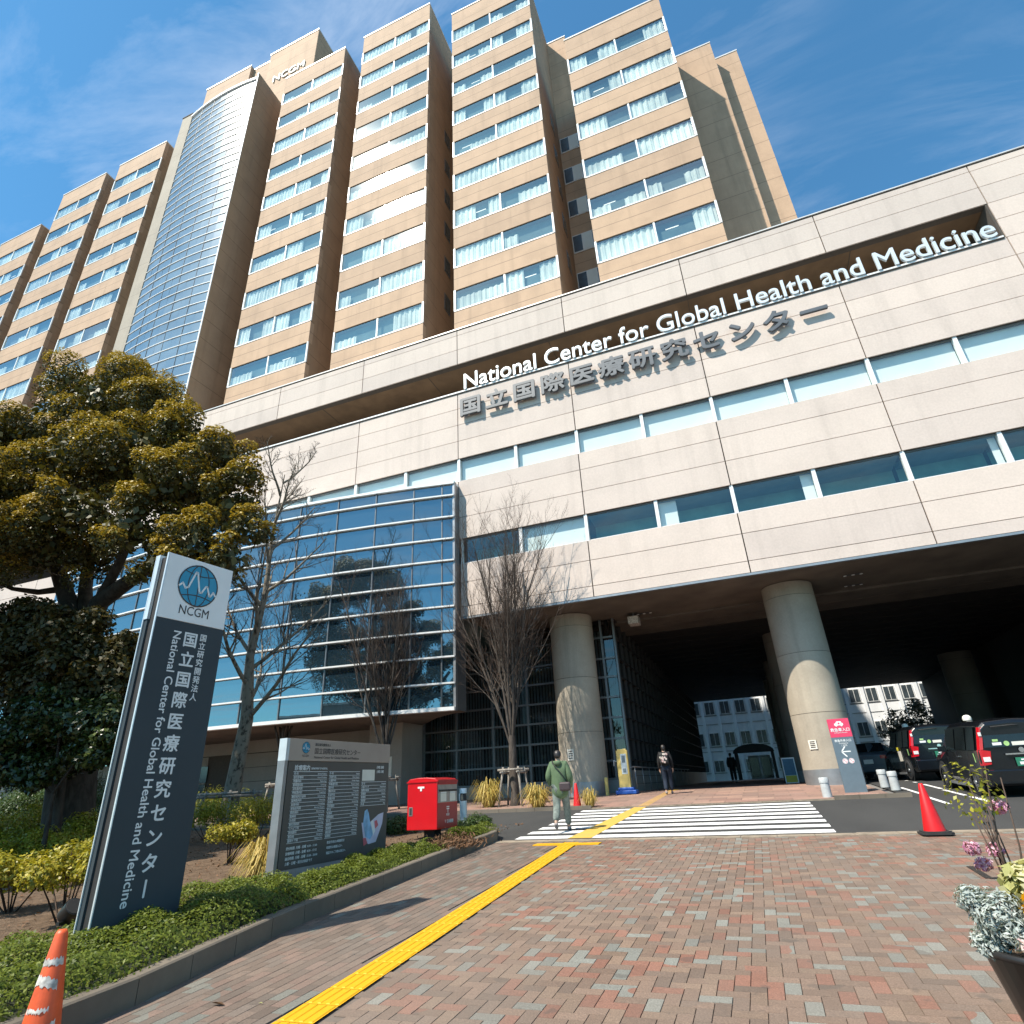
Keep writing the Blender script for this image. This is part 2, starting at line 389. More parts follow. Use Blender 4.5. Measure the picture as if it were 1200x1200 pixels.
def tag(o, label=None, cat=None, group=None, kind=None):
    if label: o['label'] = label
    if cat: o['category'] = cat
    if group: o['group'] = group
    if kind: o['kind'] = kind
    return o
def thing(name, loc, label, cat, group=None, rz=0):
    o = bpy.data.objects.new(name, None); COL.objects.link(o); o.location = loc; o.rotation_euler.z = rz; o.empty_display_size = .3
    return tag(o, label, cat, group)
def kids(o): return [c for c in bpy.data.objects if c.parent == o]
def dup(root, loc, label=None, rz=None, group=None):
    def cp(o, par):
        c = o.copy(); COL.objects.link(c)
        if par: c.parent = par
        for ch in kids(o): cp(ch, c)
        return c
    r = cp(root, None); r.location = loc
    if rz is not None: r.rotation_euler.z = rz
    if label: r['label'] = label
    if group: r['group'] = group
    return r
def lettering(name, text, size, m, O, U, V, parent=None, depth=0, bold=0., width=None, align='CENTER', vertical=False, pitch=1.0, res=3, spacing=1., shear=0):
    """a line of writing as a mesh lying in the plane of U (reading direction) and V (up); O is its anchor"""
    cjk = any(ord(c) > 0x2e80 for c in text)
    cu = bpy.data.curves.new('t', 'FONT'); cu.size = size; cu.offset = 0; cu.extrude = depth/2; cu.resolution_u = res
    cu.space_character = spacing; cu.shear = shear
    me = None
    if vertical:
        vs, fs = [], []
        for i, ch in enumerate(text):
            if ch == 'ー':
                b = len(vs); vs += [(x*size, (y-i*pitch)*size, 0) for x, y in ((-.035, -.02), (.035, -.02), (.045, .80), (-.03, .80))]; fs.append([b, b+1, b+2, b+3]); continue
            cu.body = ch; cu.align_x = 'CENTER'
            o = bpy.data.objects.new('t', cu); COL.objects.link(o); bpy.context.view_layer.update()
            mm = o.to_mesh(); b = len(vs); vs += [(v.co.x, v.co.y - i*pitch*size, v.co.z) for v in mm.vertices]; fs += [[b+k for k in p.vertices] for p in mm.polygons]
            o.to_mesh_clear(); bpy.data.objects.remove(o)
    else:
        cu.body = text; cu.align_x = align
        o = bpy.data.objects.new('t', cu); COL.objects.link(o); bpy.context.view_layer.update()
        mm = o.to_mesh(); vs = [tuple(v.co) for v in mm.vertices]; fs = [list(p.vertices) for p in mm.polygons]
        o.to_mesh_clear(); bpy.data.objects.remove(o)
        if width:
            xs = [v[0] for v in vs]; k = width/(max(xs)-min(xs)); vs = [(v[0]*k, v[1], v[2]) for v in vs]
    bpy.data.curves.remove(cu)
    if bold:
        v0, f0 = vs, fs; vs, fs = [], []; q = bold*size*.85
        for i, (dx, dy) in enumerate(((0, 0), (q, 0), (-q, 0), (0, q), (0, -q), (q*.7, q*.7), (-q*.7, q*.7), (q*.7, -q*.7), (-q*.7, -q*.7))):
            k = len(vs); vs += [(x+dx, y+dy, z_-.0006*i) for x, y, z_ in v0]; fs += [[k+j for j in f] for f in f0]
    O, U, V = Vector(O), Vector(U).normalized(), Vector(V).normalized(); N = U.cross(V)
    pts = [O + U*x + V*y + N*(z+depth/2) for x, y, z in vs]
    if name is None: return pts, fs
    me = bpy.data.meshes.new(name); me.from_pydata(pts, [], fs); me.materials.append(MATS[m]); me.update()
    ob = bpy.data.objects.new(name, me); COL.objects.link(ob)
    if parent: ob.parent = parent; ob.matrix_parent_inverse = parent_inv(parent)
    return ob
def parent_inv(p):
    mw = Matrix.Translation(p.location) @ Matrix.Rotation(p.rotation_euler.z, 4, 'Z')
    return mw.inverted()
nrng = np.random.default_rng(11)
def leaf_mesh(name, P, Nrm, size, m, parent=None, aspect=.5, jit=.5, curl=.0):
    """P: points, Nrm: directions the leaves roughly face; every leaf a small lozenge of its own"""
    n = len(P); P = np.asarray(P, float); Nn = np.asarray(Nrm, float) + nrng.normal(0, jit, (n, 3)); Nn /= np.linalg.norm(Nn, axis=1)[:, None] + 1e-9
    a = nrng.normal(0, 1, (n, 3)); a -= Nn*np.sum(a*Nn, 1)[:, None]; a /= np.linalg.norm(a, axis=1)[:, None] + 1e-9
    b = np.cross(Nn, a); L = (size*nrng.uniform(.65, 1.35, n))[:, None]; Wd = L*aspect*nrng.uniform(.8, 1.2, (n, 1))
    bend = Nn*L*.18
    V = np.stack([P - a*L*.5, P + b*Wd*.5 + bend*.6, P + a*L*.5, P - b*Wd*.5 + bend*.6], 1).reshape(-1, 3)
    me = bpy.data.meshes.new(name); me.vertices.add(4*n); me.vertices.foreach_set('co', V.ravel().astype(np.float32))
    me.loops.add(4*n); me.loops.foreach_set('vertex_index', np.arange(4*n, dtype=np.int32)); me.polygons.add(n)
    me.polygons.foreach_set('loop_start', np.arange(0, 4*n, 4, dtype=np.int32)); me.polygons.foreach_set('loop_total', np.full(n, 4, np.int32))
    me.update(calc_edges=True); me.validate()
    for k in (m if isinstance(m, (list, tuple)) else [m]): me.materials.append(MATS[k])
    o = bpy.data.objects.new(name, me); COL.objects.link(o)
    if parent: o.parent = parent; o.matrix_parent_inverse = parent_inv(parent)
    return o
def ball(n):
    d = nrng.normal(0, 1, (n, 3)); return d/np.linalg.norm(d, axis=1)[:, None]
X_, Y_, Z_ = Vector((1, 0, 0)), Vector((0, 1, 0)), Vector((0, 0, 1))

# ================================================================ GROUND
def sheet(name, pts, lift, m, kind='structure', step=None):
    b = MB(); b.add([(x, y, gz(y)+lift) for x, y in pts], [list(range(len(pts)))], m)
    return b.build(name, kind=kind)
g = MB()
ys = [-400, -60, -10, 12.3, 25.5, 60, 140, 400, 1500]; xs = [-1500, -300, -60, 60, 300, 1500]
for i in range(len(ys)-1):
    for j in range(len(xs)-1):
        g.quad(*[(x, y, gz(y)-.03) for x, y in ((xs[j], ys[i]), (xs[j+1], ys[i]), (xs[j+1], ys[i+1]), (xs[j], ys[i+1]))], 'far_ground_mat')
g.build('ground', kind='structure')
r = MB()
for a, b_ in ((12.5, 19.25),): r.quad((-90, a, gz(a)), (90, a, gz(a)), (90, b_, gz(b_)), (-90, b_, gz(b_)), 'asphalt')
r.quad((3.3, 19.25, gz(19.25)), (60, 19.25, gz(19.25)), (60, 25.5, gz(25.5)), (3.3, 25.5, gz(25.5)), 'asphalt')
r.quad((3.3, 25.5, gz(25.5)), (60, 25.5, gz(25.5)), (60, 63, gz(25.5)), (3.3, 63, gz(25.5)), 'asphalt')
r.build('road', kind='structure')
# bricks, each one laid on the mortar bed
def bricks(name, x0, x1, y0, y1, m, herring, keep=lambda x, y: True, bw=.105):
    P, Fc = [], []
    def brick(ax, ay, bx, by):
        cx, cy = (ax+bx)/2, (ay+by)/2
        if not keep(cx, cy): return
        g_ = .0006; e = .0026; t = rnd.uniform(-.0008, .0008)
        z = lambda x, y: gz(y)+.010+t+(x-cx)*sl+(y-cy)*sl2
        sl, sl2 = rnd.uniform(-.006, .006), rnd.uniform(-.006, .006)
        o = len(P)
        for q, dz in ((g_, -.008), (g_+e, 0)):
            for x, y in ((ax+q, ay+q), (bx-q, ay+q), (bx-q, by-q), (ax+q, by-q)): P.append((x, y, z(x, y)+dz))
        Fc.append((o+4, o+5, o+6, o+7))
        for k in range(4): Fc.append((o+k, o+(k+1) % 4, o+4+(k+1) % 4, o+4+k))
    ni, nj = int((x1-x0)/bw), int((y1-y0)/bw)
    if herring:
        for i in range(ni):
            for j in range(nj):
                k = (i-j) % 4; ax, ay = x0+i*bw, y0+j*bw
                if k == 0: brick(ax, ay, ax+2*bw, ay+bw)
                elif k == 3: brick(ax, ay, ax+bw, ay+2*bw)
    else:
        for i in range(ni):
            for j in range(-1, nj//2+1):
                ay = y0+j*2*bw+(i % 2)*bw; brick(x0+i*bw, ay, x0+(i+1)*bw, ay+2*bw)
    me = bpy.data.meshes.new(name); me.from_pydata(P, [], Fc); me.materials.append(MATS[m]); me.update()
    o = bpy.data.objects.new(name, me); COL.objects.link(o); tag(o, kind='structure')
def kerb_x(y): return -4.62 - .34*max(0, (y-3.97)/2.1) if y < 6.07 else -4.96 - .35*(y-6.07)/6.63
YSL = lambda y: -3.02 - .053*(y-4.05) if y < 12 else -3.44     # right edge of the tactile strip
mb = MB(); mb.quad((-9, -6, gz(-6)), (16, -6, gz(-6)), (16, 12.55, gz(12.55)), (-9, 12.55, gz(12.55)), 'mortar'); mb.build('paving_bed', kind='structure')
ystrip = lambda y: (-3.31 - .0535*(y-4), -3.02 - .0535*(y-4))
bricks('brick_paving', -5.4, 9.0, .5, 12.26, 'brick_mix', True, lambda x, y: x > ystrip(y)[1]+.05 and (x < 4.2 or y > 8 or y > x))
bricks('grey_brick_paving', -6.4, -2.6, -.5, 12.26, 'brick_grey', False, lambda x, y: kerb_x(y)-.05 < x < ystrip(y)[0]-.04)
es = MB()
for k in range(-10, 26): es.box(k*.6+.004, k*.6+.596, 12.27, 12.66, gz(12.4)-.05, gz(12.4)+.012, 'edge_stone')
es.build('edge_strip', kind='structure')
# raised kerb to the right of the dropped crossing
kb = MB()
for k in range(24):
    x0 = 1.25+k*.6; h = .018
    kb.box(x0+.005, x0+.595, 12.3, 12.68, gz(12.3), gz(12.4)+h, 'edge_stone')
kb.build('road_kerb', kind='structure')
# tactile strip: bar tiles
ts = MB()
y = 1.6
while y < 12.0:
    a, b_ = ystrip(y), ystrip(y+.3)
    ts.add([(a[0], y+.003, gz(y)+.016), (a[1], y+.003, gz(y)+.016), (b_[1], y+.297, gz(y+.3)+.016), (b_[0], y+.297, gz(y+.3)+.016)], [(0, 1, 2, 3)], 'tactile_yellow')
    for q in range(4):
        c = a[0]+.0375+q*.075; d = (b_[0]-a[0])
        ts.add([(c-.017, y+.015, gz(y)+.0165), (c+.017, y+.015, gz(y)+.0165), (c+.017+d, y+.285, gz(y+.3)+.0165), (c-.017+d, y+.285, gz(y+.3)+.0165),
                (c-.011, y+.02, gz(y)+.0215), (c+.011, y+.02, gz(y)+.0215), (c+.011+d, y+.28, gz(y+.3)+.0215), (c-.011+d, y+.28, gz(y+.3)+.0215)],
               [(4, 5, 6, 7), (0, 1, 5, 4), (1, 2, 6, 5), (2, 3, 7, 6), (3, 0, 4, 7)], 'tactile_yellow')
    y += .3
for (x0, x1, y0, y1) in ((-4.25, -3.0, 11.75, 12.02),):
    ts.box(x0, x1, y0, y1, gz(y0), gz(y1)+.017, 'tactile_yellow')
    for i in range(20):
        for j in range(4): ts.lathe([(.014, 0), (.009, .005)], 'tactile_yellow', 6, (x0+.03+i*.0625, y0+.035+j*.065, gz(y0)+.026))
ts.build('tactile_strip', kind='structure')
cw = MB()
for k in range(8):
    y0 = 12.76+k*.80; y1 = y0+.42
    cw.quad((-5.0-.02*k, y0, gz(y0)+.005), (.96, y0, gz(y0)+.005), (.96, y1, gz(y1)+.005), (-5.02-.02*k, y1, gz(y1)+.005), 'road_white')
cw.build('crosswalk', kind='structure')
tp = MB(); tp.quad((-3.86, 12.72, gz(12.72)+.009), (-3.38, 12.72, gz(12.72)+.009), (-3.36, 19.2, gz(19.2)+.009), (-3.72, 19.2, gz(19.2)+.009), 'tactile_pale')
y = 19.35
while y < 28: tp.box(-3.62, -3.32, y+.003, y+.297, gz(y)+.02, gz(y)+.036, 'tactile_pale'); y += .3
tp.build('tactile_crossing', kind='structure')
lm = MB()
for (ax, ay, bx, by) in ((3.62, 17.0, 3.72, 19.4), (3.7, 20.0, 3.8, 22.5), (5.2, 16.7, 9.5, 16.82), (4.45, 16.9, 4.57, 18.6), (4.45, 19.0, 4.55, 21.0), (4.5, 21.4, 4.6, 23.5), (4.5, 24.4, 4.6, 26)):
    lm.quad((ax, ay, gz(ay)+.005), (bx, ay, gz(ay)+.005), (bx, by, gz(by)+.005), (ax, by, gz(by)+.005), 'road_white')
lm.build('lane_marking', kind='structure')
# pavement by the building: large reddish tiles
fp = MB()
yy = 19.3
def farx(y): return 3.3
rows = [19.3+.62*k for k in range(17)]
for k in range(len(rows)-1):
    y0, y1 = rows[k], rows[k+1]
    x = -30+(k % 2)*.45
    while x < 3.0:
        x1 = min(x+.9, 3.05)
        fp.add([(x+.006, y0+.006, gz(y0)+.03), (x1-.006, y0+.006, gz(y0)+.03), (x1-.006, y1-.006, gz(y1)+.03), (x+.006, y1-.006, gz(y1)+.03)], [(0, 1, 2, 3)], 'tile_red'); x = x1
fp.quad((-30, 19.28, gz(19.28)+.022), (3.05, 19.28, gz(19.28)+.022), (3.05, 25.5, gz(25.5)+.022), (-30, 25.5, gz(25.5)+.022), 'mortar')
fp.quad((-30, 25.5, gz(25.5)+.022), (3.05, 25.5, gz(25.5)+.022), (3.05, 64, gz(25.5)+.022), (-30, 64, gz(25.5)+.022), 'tile_red')
fp.build('far_pavement', kind='structure')
fk = MB()
for k in range(54):
    x0 = -29+k*.6
    if -5.5 < x0 < 1.3: fk.box(x0+.004, x0+.596, 19.15, 19.3, gz(19.2)-.05, gz(19.2)+.03, 'edge_stone')
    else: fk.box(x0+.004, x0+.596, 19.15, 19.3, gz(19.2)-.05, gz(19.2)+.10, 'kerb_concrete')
fk.build('far_kerb', kind='structure')
# planting bed and its kerb
pb = MB()
edge = [(kerb_x(y)-.14, y) for y in np.linspace(1.5, 12.6, 24)]
bedL = -46
pts = edge + [(-5.75, 13.2), (-6.6, 14.1), (-9, 15.0), (bedL, 16.5)]
for (ax, ay), (bx, by) in zip(pts[:-1], pts[1:]):
    if by <= ay: continue
    pb.quad((-46, ay, gz(ay)+.14), (ax, ay, gz(ay)+.14), (bx, by, gz(by)+.14), (-46, by, gz(by)+.14), 'soil')
pb.quad((-46, -4, gz(-4)+.14), (-3.9, -4, gz(-4)+.14), (edge[0][0], 1.5, gz(1.5)+.14), (-46, 1.5, gz(1.5)+.14), 'soil')
pb.build('planting_bed', kind='structure')
ke = MB()
kp = [(kerb_x(y), y) for y in np.linspace(1.2, 12.55, 21)] + [(-5.5, 13.1), (-5.95, 13.6), (-6.7, 14.15), (-8, 14.6), (-12, 15.2), (-20, 15.9), (-40, 16.6)]
for (ax, ay), (bx, by) in zip(kp[:-1], kp[1:]):
    A, B = Vector((ax, ay, 0)), Vector((bx, by, 0)); d = (B-A).normalized(); n = Vector((-d.y, d.x, 0)); A += d*.004; B -= d*.004
    h = .19
    q = [A, A+n*.14, B+n*.14, B]
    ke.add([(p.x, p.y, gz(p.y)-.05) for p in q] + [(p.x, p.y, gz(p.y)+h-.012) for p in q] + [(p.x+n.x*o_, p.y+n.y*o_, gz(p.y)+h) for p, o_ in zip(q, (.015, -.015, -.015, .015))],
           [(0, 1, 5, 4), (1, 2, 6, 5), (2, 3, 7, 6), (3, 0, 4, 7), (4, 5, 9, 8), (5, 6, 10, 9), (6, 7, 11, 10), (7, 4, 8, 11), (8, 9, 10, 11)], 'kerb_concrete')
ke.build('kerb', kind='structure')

# ================================================================ PODIUM
YF, ZO = 22.7, 1.5
pod = thing('hospital_podium', (0, 0, 0), 'long pale concrete hospital block raised on round columns, with its name in Japanese and English', 'building')
def panels(b, x0, x1, zs, m, y0=YF, d=.12, jx=[-11+6*k for k in range(-8, 9)], back=True, gv=.022, gh=.012):
    cuts = [x0]+[x for x in jx if x0+.2 < x < x1-.2]+[x1]
    for a, c in zip(cuts[:-1], cuts[1:]):
        for z0, z1 in zip(zs[:-1], zs[1:]): b.box(a+gv, c-gv, y0, y0+d, z0+gh, z1-gh, m)
    if back: b.box(x0, x1, y0+.06, y0+d+.25, zs[0], zs[-1], 'joint_dark')
PL, PR = -62, 37
z = lambda v: v+ZO
fa = MB()
panels(fa, PL, PR, [z(20.61), z(21.58), z(22.57), z(22.9)], 'fascia_concrete')
panels(fa, 12.98, PR, [z(18.68), z(19.67), z(20.61)], 'podium_concrete')
panels(fa, PL, PR, [z(14.77), z(15.78), z(16.74), z(17.72), z(18.68)], 'podium_concrete')
panels(fa, PL, PR, [z(10.48), z(11.57), z(12.66), z(13.52)], 'podium_concrete')
panels(fa, -10.95, PR, [z(6.8), z(7.26), z(8.37), z(9.26)], 'podium_concrete')
fa.build('facade', pod)
cp = MB(); cp.box(PL, PR, YF-.05, YF+.5, z(22.9)+.06, z(23.02), 'cap_metal'); cp.box(PL, PR, YF+.02, YF+.45, z(22.9), z(22.9)+.06, 'joint_dark'); cp.build('parapet_cap', pod)
rc = MB()
rc.box(PL, 12.98, YF+2.2, YF+2.35, z(18.6), z(20.75), 'recess_brown')
rc.box(PL, 12.98, YF+.13, YF+2.2, z(20.66), z(20.75), 'recess_brown')
rc.box(12.9, 12.975, YF+.02, YF+2.2, z(18.68), z(20.61), 'joint_dark')
rc.box(PL, 12.9, YF-.06, YF+2.2, z(18.682), z(18.76), 'white_metal')
rc.box(PL, 12.9, YF-.03, YF+.0, z(18.62), z(18.68), 'joint_dark')
rc.box(PL, 12.9, YF+.13, YF+.16, z(20.60), z(20.655), 'joint_dark')
for k in range(9): rc.box(-48+k*7, -47.97+k*7, YF+.4, YF+2.19, z(20.645), z(20.659), 'joint_dark')
rc.build('sign_recess', pod)
lb = MB(); lb.box(PL, PR, YF+.4, 63, z(18.6), z(18.66), 'soffit_dark'); lb.box(PL, PR, YF+.5, 63, z(22.6), z(22.8), 'cap_metal')
lb.box(PL, PR, 62.8, 63, z(6.9), z(22.6), 'back_wall'); lb.build('roof_slab', pod)
so = MB()
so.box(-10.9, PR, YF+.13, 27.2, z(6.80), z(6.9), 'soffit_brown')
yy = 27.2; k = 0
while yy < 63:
    so.box(-10.9, PR, yy+.06, min(63, yy+1.5), z(6.72), z(6.9), 'soffit_brown' if k < 2 else 'soffit_dark'); so.box(-10.9, PR, yy, yy+.06, z(6.84), z(6.9), 'black_void'); yy += 1.5; k += 1  # boards behind the front ones go near-black: deep shade put into the colour
so.box(-10.95, PR, YF-.03, YF+.125, z(6.70), z(6.785), 'grey_metal')
so.build('soffit', pod)
for i, (sx, sy) in enumerate(((-3.9, 26.4), (4.4, 25.0), (4.6, 26.6), (-3, 27.5), (2.8, 28.3))):
    sl = MB()
    sl.box(sx-.05, sx+.61, sy-.06, sy+.06, z(6.78), z(6.80), 'dark_metal')
    for q in range(3): sl.lathe([(.06, 0), (.06, .02)], 'text_white', 10, (sx+q*.28, sy, z(6.768)))
    sl.build('downlight', pod)
cam_ = MB(); cam_.box(-4.3, -3.85, 25.9, 26.5, z(6.3), z(6.62), 'tape_white'); cam_.box(-4.1, -4.04, 26.15, 26.21, z(6.62), z(6.8), 'grey_metal'); cam_.build('speaker_box', pod)
# strip windows: each pane a part, its frame a sub-part
def pane(x0, x1, z0, z1, y, blind, kind):
    wv = MB(); a, c = x0+.07, x1-.07
    wv.quad((a, y+.16, z0+.05), (c, y+.16, z0+.05), (c, y+.16, z1-.05), (a, y+.16, z1-.05), 'glass_podium')
    if blind == 'full': wv.box(a, c, y+.30, y+.31, z0+.03, z1-.03, 'blind_pale')
    else:
        wv.box(a, c, y+1.6, y+1.62, z0-.02, z1+.3, 'room_teal'); wv.box(a, c, y+.2, y+1.6, z1-.02, z1, 'room_dark'); wv.box(a, c, y+.2, y+1.6, z0, z0+.02, 'room_dark')
        if blind: 
            q = a+(c-a)*blind[0]; wv.box(q, a+(c-a)*blind[1], y+.34, y+.35, z0+.1, z1-.04, 'blind_pale')
    o = wv.build('window', pod)
    fr = MB()
    fr.box(x0-.0, a, y+.05, y+.24, z0, z1, 'white_metal'); fr.box(c, x1, y+.05, y+.24, z0, z1, 'white_metal')
    fr.box(a, c, y+.10, y+.24, z0, z0+.05, 'white_metal'); fr.box(a, c, y+.12, y+.24, z1-.05, z1, 'mullion_grey')
    fr.build('window_frame', o)
wr = random.Random(3)
for k in range(-16, 13):
    x0 = -11+3*k
    if x0 > 31 or x0 < -33: continue
    pane(x0, x0+3, z(13.52), z(14.77), YF, 'full', 'U')
    if x0 >= -11.01:
        bl = {-11: None, -8: 'full', -5: (.0, .0), -2: (.0, .25), 1: (.86, 1.), 4: None, 7: (.92, 1.), 10: (.0, .05)}.get(round(x0), (wr.random()*.6, 1))
        if bl == (0., 0.): bl = None
        pane(x0 if x0 > -10.9 else -10.93, x0+3, z(9.26), z(10.48), YF, bl, 'L')
# writing
t1 = lettering('english_lettering', 'National Center for Global Health and Medicine', 1.36, 'letter_white', (1.06, YF-.02, z(18.79)), X_, Z_, pod, depth=.10, bold=.006, width=23.3, res=4)
for o_ in (t1,): o_['label'] = 'white metal English hospital name standing on the ledge'
lettering('japanese_lettering', '国立国際医療研究センター', 1.13, 'letter_steel', (-2.22, YF-.15, z(17.14)), X_, Z_, pod, depth=.12, bold=.034, width=16.95, res=4, spacing=1.29)['label'] = 'grey steel Japanese hospital name fixed to the pale wall'
# columns
def column(x, y, plates=None, m='column_concrete'):
    c = MB(); r = .95; b0, top = 1.05, z(6.78)
    for z0, z1 in ((b0, b0+2.35), (b0+2.35, b0+4.5), (b0+4.5, b0+6.7), (b0+6.7, top)):
        if z1 > z0+.05: c.lathe([(r, z0+.008), (r, min(z1, top)-.008)], m, 48, (x, y, 0)); c.lathe([(r-.015, z0-.01), (r-.015, z0+.02)], 'joint_dark', 32, (x, y, 0))
    o = c.build('column', pod)
    bb = MB(); bb.lathe([(r+.012, b0-.1), (r+.012, b0+.5)], 'plinth_concrete' if plates is None else 'grey_metal', 48, (x, y, 0)); bb.build('base_band', o)
    if plates:
        a = R_(plates[0]); n = Vector((math.sin(a), -math.cos(a), 0)); u = Vector((math.cos(a), math.sin(a), 0)); p = Vector((x, y, plates[1]))+n*(r+.012)
        s_ = MB(); s_.obox(p, u, Z_, n, -.14, .14, 0, plates[2], 0, .015, 'sticker_paper'); sp_ = s_.build('notice_plate', o)
        i_ = MB(); 
        for q in range(4): i_.obox(p, u, Z_, n, -.09, .09, plates[2]*(.16+.2*q), plates[2]*(.16+.2*q)+.035, .016, .018, 'sign_ink')
        i_.build('notice_text', sp_)
    return o
column(-6.8, 25.45, (-14, 2.35, .42)); column(2.28, 25.45, (-30, 2.2, .3)); 
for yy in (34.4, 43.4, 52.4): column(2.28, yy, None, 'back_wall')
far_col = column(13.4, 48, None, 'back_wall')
# dark depth of the covered drive on the right
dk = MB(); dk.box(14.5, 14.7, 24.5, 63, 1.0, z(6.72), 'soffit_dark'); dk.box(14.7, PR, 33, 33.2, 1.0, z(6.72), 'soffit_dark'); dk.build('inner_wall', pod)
# ground floor glazing, front and along the passage
GX, GY = -5.09, 26.46
rz_ = [1.62, 2.31, 3.17, 4.02, 4.86, 5.72, 6.53, 7.47, z(6.78)]
gw = MB(); gw.box(-14.85, GX, GY, GY+.2, .9, 1.62, 'plinth_concrete')
gw.quad((-14.85, GY+.07, 1.62), (GX-.1, GY+.07, 1.62), (GX-.1, GY+.07, z(6.78)), (-14.85, GY+.07, z(6.78)), 'glass_dark'); gw.box(-14.85, GX-.4, GY+2.2, GY+2.3, 1.0, z(6.78), 'black_void')
gw.box(-15.0, -14.86, GY+.21, GY+2.3, 1.0, z(6.78), 'black_void'); gw.box(GX-.45, GX-.31, GY+.12, GY+2.3, 1.0, z(6.78), 'black_void'); gw.build('ground_glazing', pod)
mu_ = MB()
for xx in (-14.85, -13.1, -11.23, -9.49, -7.6, -5.75, GX-.06): mu_.box(xx, xx+.09, GY-.03, GY+.14, 1.62, z(6.78), 'mullion_grey')
for zz_ in rz_[:-1]: mu_.box(-14.85, GX-.1, GY-.025, GY+.135, zz_-.04, zz_+.04, 'mullion_grey')
mu_.build('mullion_grid', kids(pod)[-1])
cu = MB()
x = -14.7
while x < -5.8:
    cu.quad((x, GY+.55+.03*math.sin(x*9), 1.7), (x+.115, GY+.52+.03*math.cos(x*7), 1.7), (x+.115, GY+.52, 7.9), (x, GY+.55, 7.9), 'blind_dark'); x += .15
cu.build('window_blind', pod)
gs = MB(); gs.quad((GX-.07, GY+.12, 1.9), (GX-.07, 63, 1.9), (GX-.07, 63, z(6.7)), (GX-.07, GY+.1, z(6.7)), 'glass_dark'); gs.box(GX-.3, GX-.2, GY+.4, 63, 1.0, z(6.7), 'black_void'); gs.box(GX-.15, GX+.02, GY+.25, 63, .9, 1.9, 'plinth_concrete'); gs.build('passage_glazing', pod)
pm = MB(); yy = GY+.2
while yy < 63: pm.box(GX-.07, GX+.05, yy, yy+.06, 1.9, z(6.7), 'rubber'); yy += 1.2
for zz_ in rz_[1:]: pm.box(GX-.07, GX+.035, GY+.2, 63, zz_-.03, zz_+.03, 'rubber')
pm.build('mullion_grid', kids(pod)[-1])
# wall and entrance under the glass bay
uw = MB()
uw.box(-16.6, -14.86, 24.6, GY+.2, .9, z(3.35), 'wall_tile')
uw.box(-62, -16.6, 26.3, 26.5, z(2.3), z(3.3), 'wall_tile'); uw.box(-62, -16.6, 28.4, 28.6, .9, z(2.3), 'black_void')
for xx in (-60, -56, -52, -48, -44, -40, -36): 
    for zz_ in range(4): uw.box(xx+.02, xx+3.98, 26.32, 26.5, 1.05+zz_*.68+.012, 1.05+(zz_+1)*.68-.012, 'wall_tile')
for zz_ in range(4):
    uw.box(-31.98, -28.0, 26.32, 26.5, 1.05+zz_*.68+.012, 1.05+(zz_+1)*.68-.012, 'wall_tile')
    uw.box(-26.2, -23.3, 26.32, 26.5, 1.05+zz_*.68+.012, 1.05+(zz_+1)*.68-.012, 'wall_tile')
uw.box(-32, -23.3, 26.38, 26.52, 1.0, z(2.3), 'joint_dark')
for z0, z1 in ((1.7, 2.4), (2.5, 3.3)): uw.box(-29.6, -27.9, 26.28, 26.31, z0, z1, 'far_window')
uw.box(-20.6, -19.4, 27.6, 27.7, 1.7, 3.2, 'sticker_paper')
uw.build('entrance_wall', pod)
np_ = MB(); np_.box(-15.75, -15.35, 24.57, 24.598, 2.2, 3.0, 'sticker_paper'); np_.build('notice_plate', pod)
# glass bay, gently bowed
BZ = [z(v) for v in (3.03, 3.97, 5.04, 6.11, 7.19, 8.23, 9.30, 10.35, 11.44, 12.54, 13.17)]
yb = lambda x: 22.28+58.55-math.sqrt(3600-(x+24)**2)
bx = [-10.98, -11.57, -12.93, -14.81, -16.78, -18.85]
while bx[-1] > -56: bx.append(bx[-1]-2.05)
fr = MB()
def strip(b, z0, z1, o0, o1, m):
    for a, c in zip(bx[:-1], bx[1:]):
        q = [(a, yb(a)-o1), (c, yb(c)-o1), (c, yb(c)-o0), (a, yb(a)-o0)]
        b.add([(x, y, z0) for x, y in q]+[(x, y, z1) for x, y in q], [(0, 1, 2, 3)[::-1], (4, 5, 6, 7), (1, 0, 4, 5), (2, 1, 5, 6), (3, 2, 6, 7), (0, 3, 7, 4)], m)
for zz_ in BZ[1:-1]: strip(fr, zz_-.032, zz_+.032, -.02, .15, 'white_metal')
strip(fr, BZ[0]-.14, BZ[0], -.1, .2, 'white_metal'); strip(fr, BZ[-1]-.02, BZ[-1]+.10, -.4, .12, 'white_metal')
for a in bx[1:]: fr.box(a-.025, a+.025, yb(a)-.05, yb(a)+.02, BZ[0], BZ[-1], 'mullion_grey')
fr.box(-11.07, -10.965, 22.18, 22.36, BZ[0]-.14, BZ[-1]+.1, 'grey_metal')
bay = fr.build('glass_bay', pod)
bky = lambda x: 23.2 if x > -12 else 26.6 if x < -15 else 23.2+3.4*(-12-x)/3
sd = MB(); sd.box(-11.02, -10.985, 22.36, 23.2, BZ[0]-.1, z(6.7), 'mullion_grey'); sd.box(-11.02, -10.985, 22.36, YF-.005, z(6.7), BZ[-1]+.05, 'mullion_grey')
for a, c in zip(bx[:-1], bx[1:]): sd.add([(a, yb(a)+.05, BZ[0]-.12), (c, yb(c)+.05, BZ[0]-.12), (c, bky(c), BZ[0]-.12), (a, bky(a), BZ[0]-.12)], [(0, 1, 2, 3)], 'soffit_brown'); sd.add([(a, bky(a), BZ[0]-.12), (c, bky(c), BZ[0]-.12), (c, bky(c), z(6.8)), (a, bky(a), z(6.8))], [(0, 1, 2, 3)], 'back_wall')
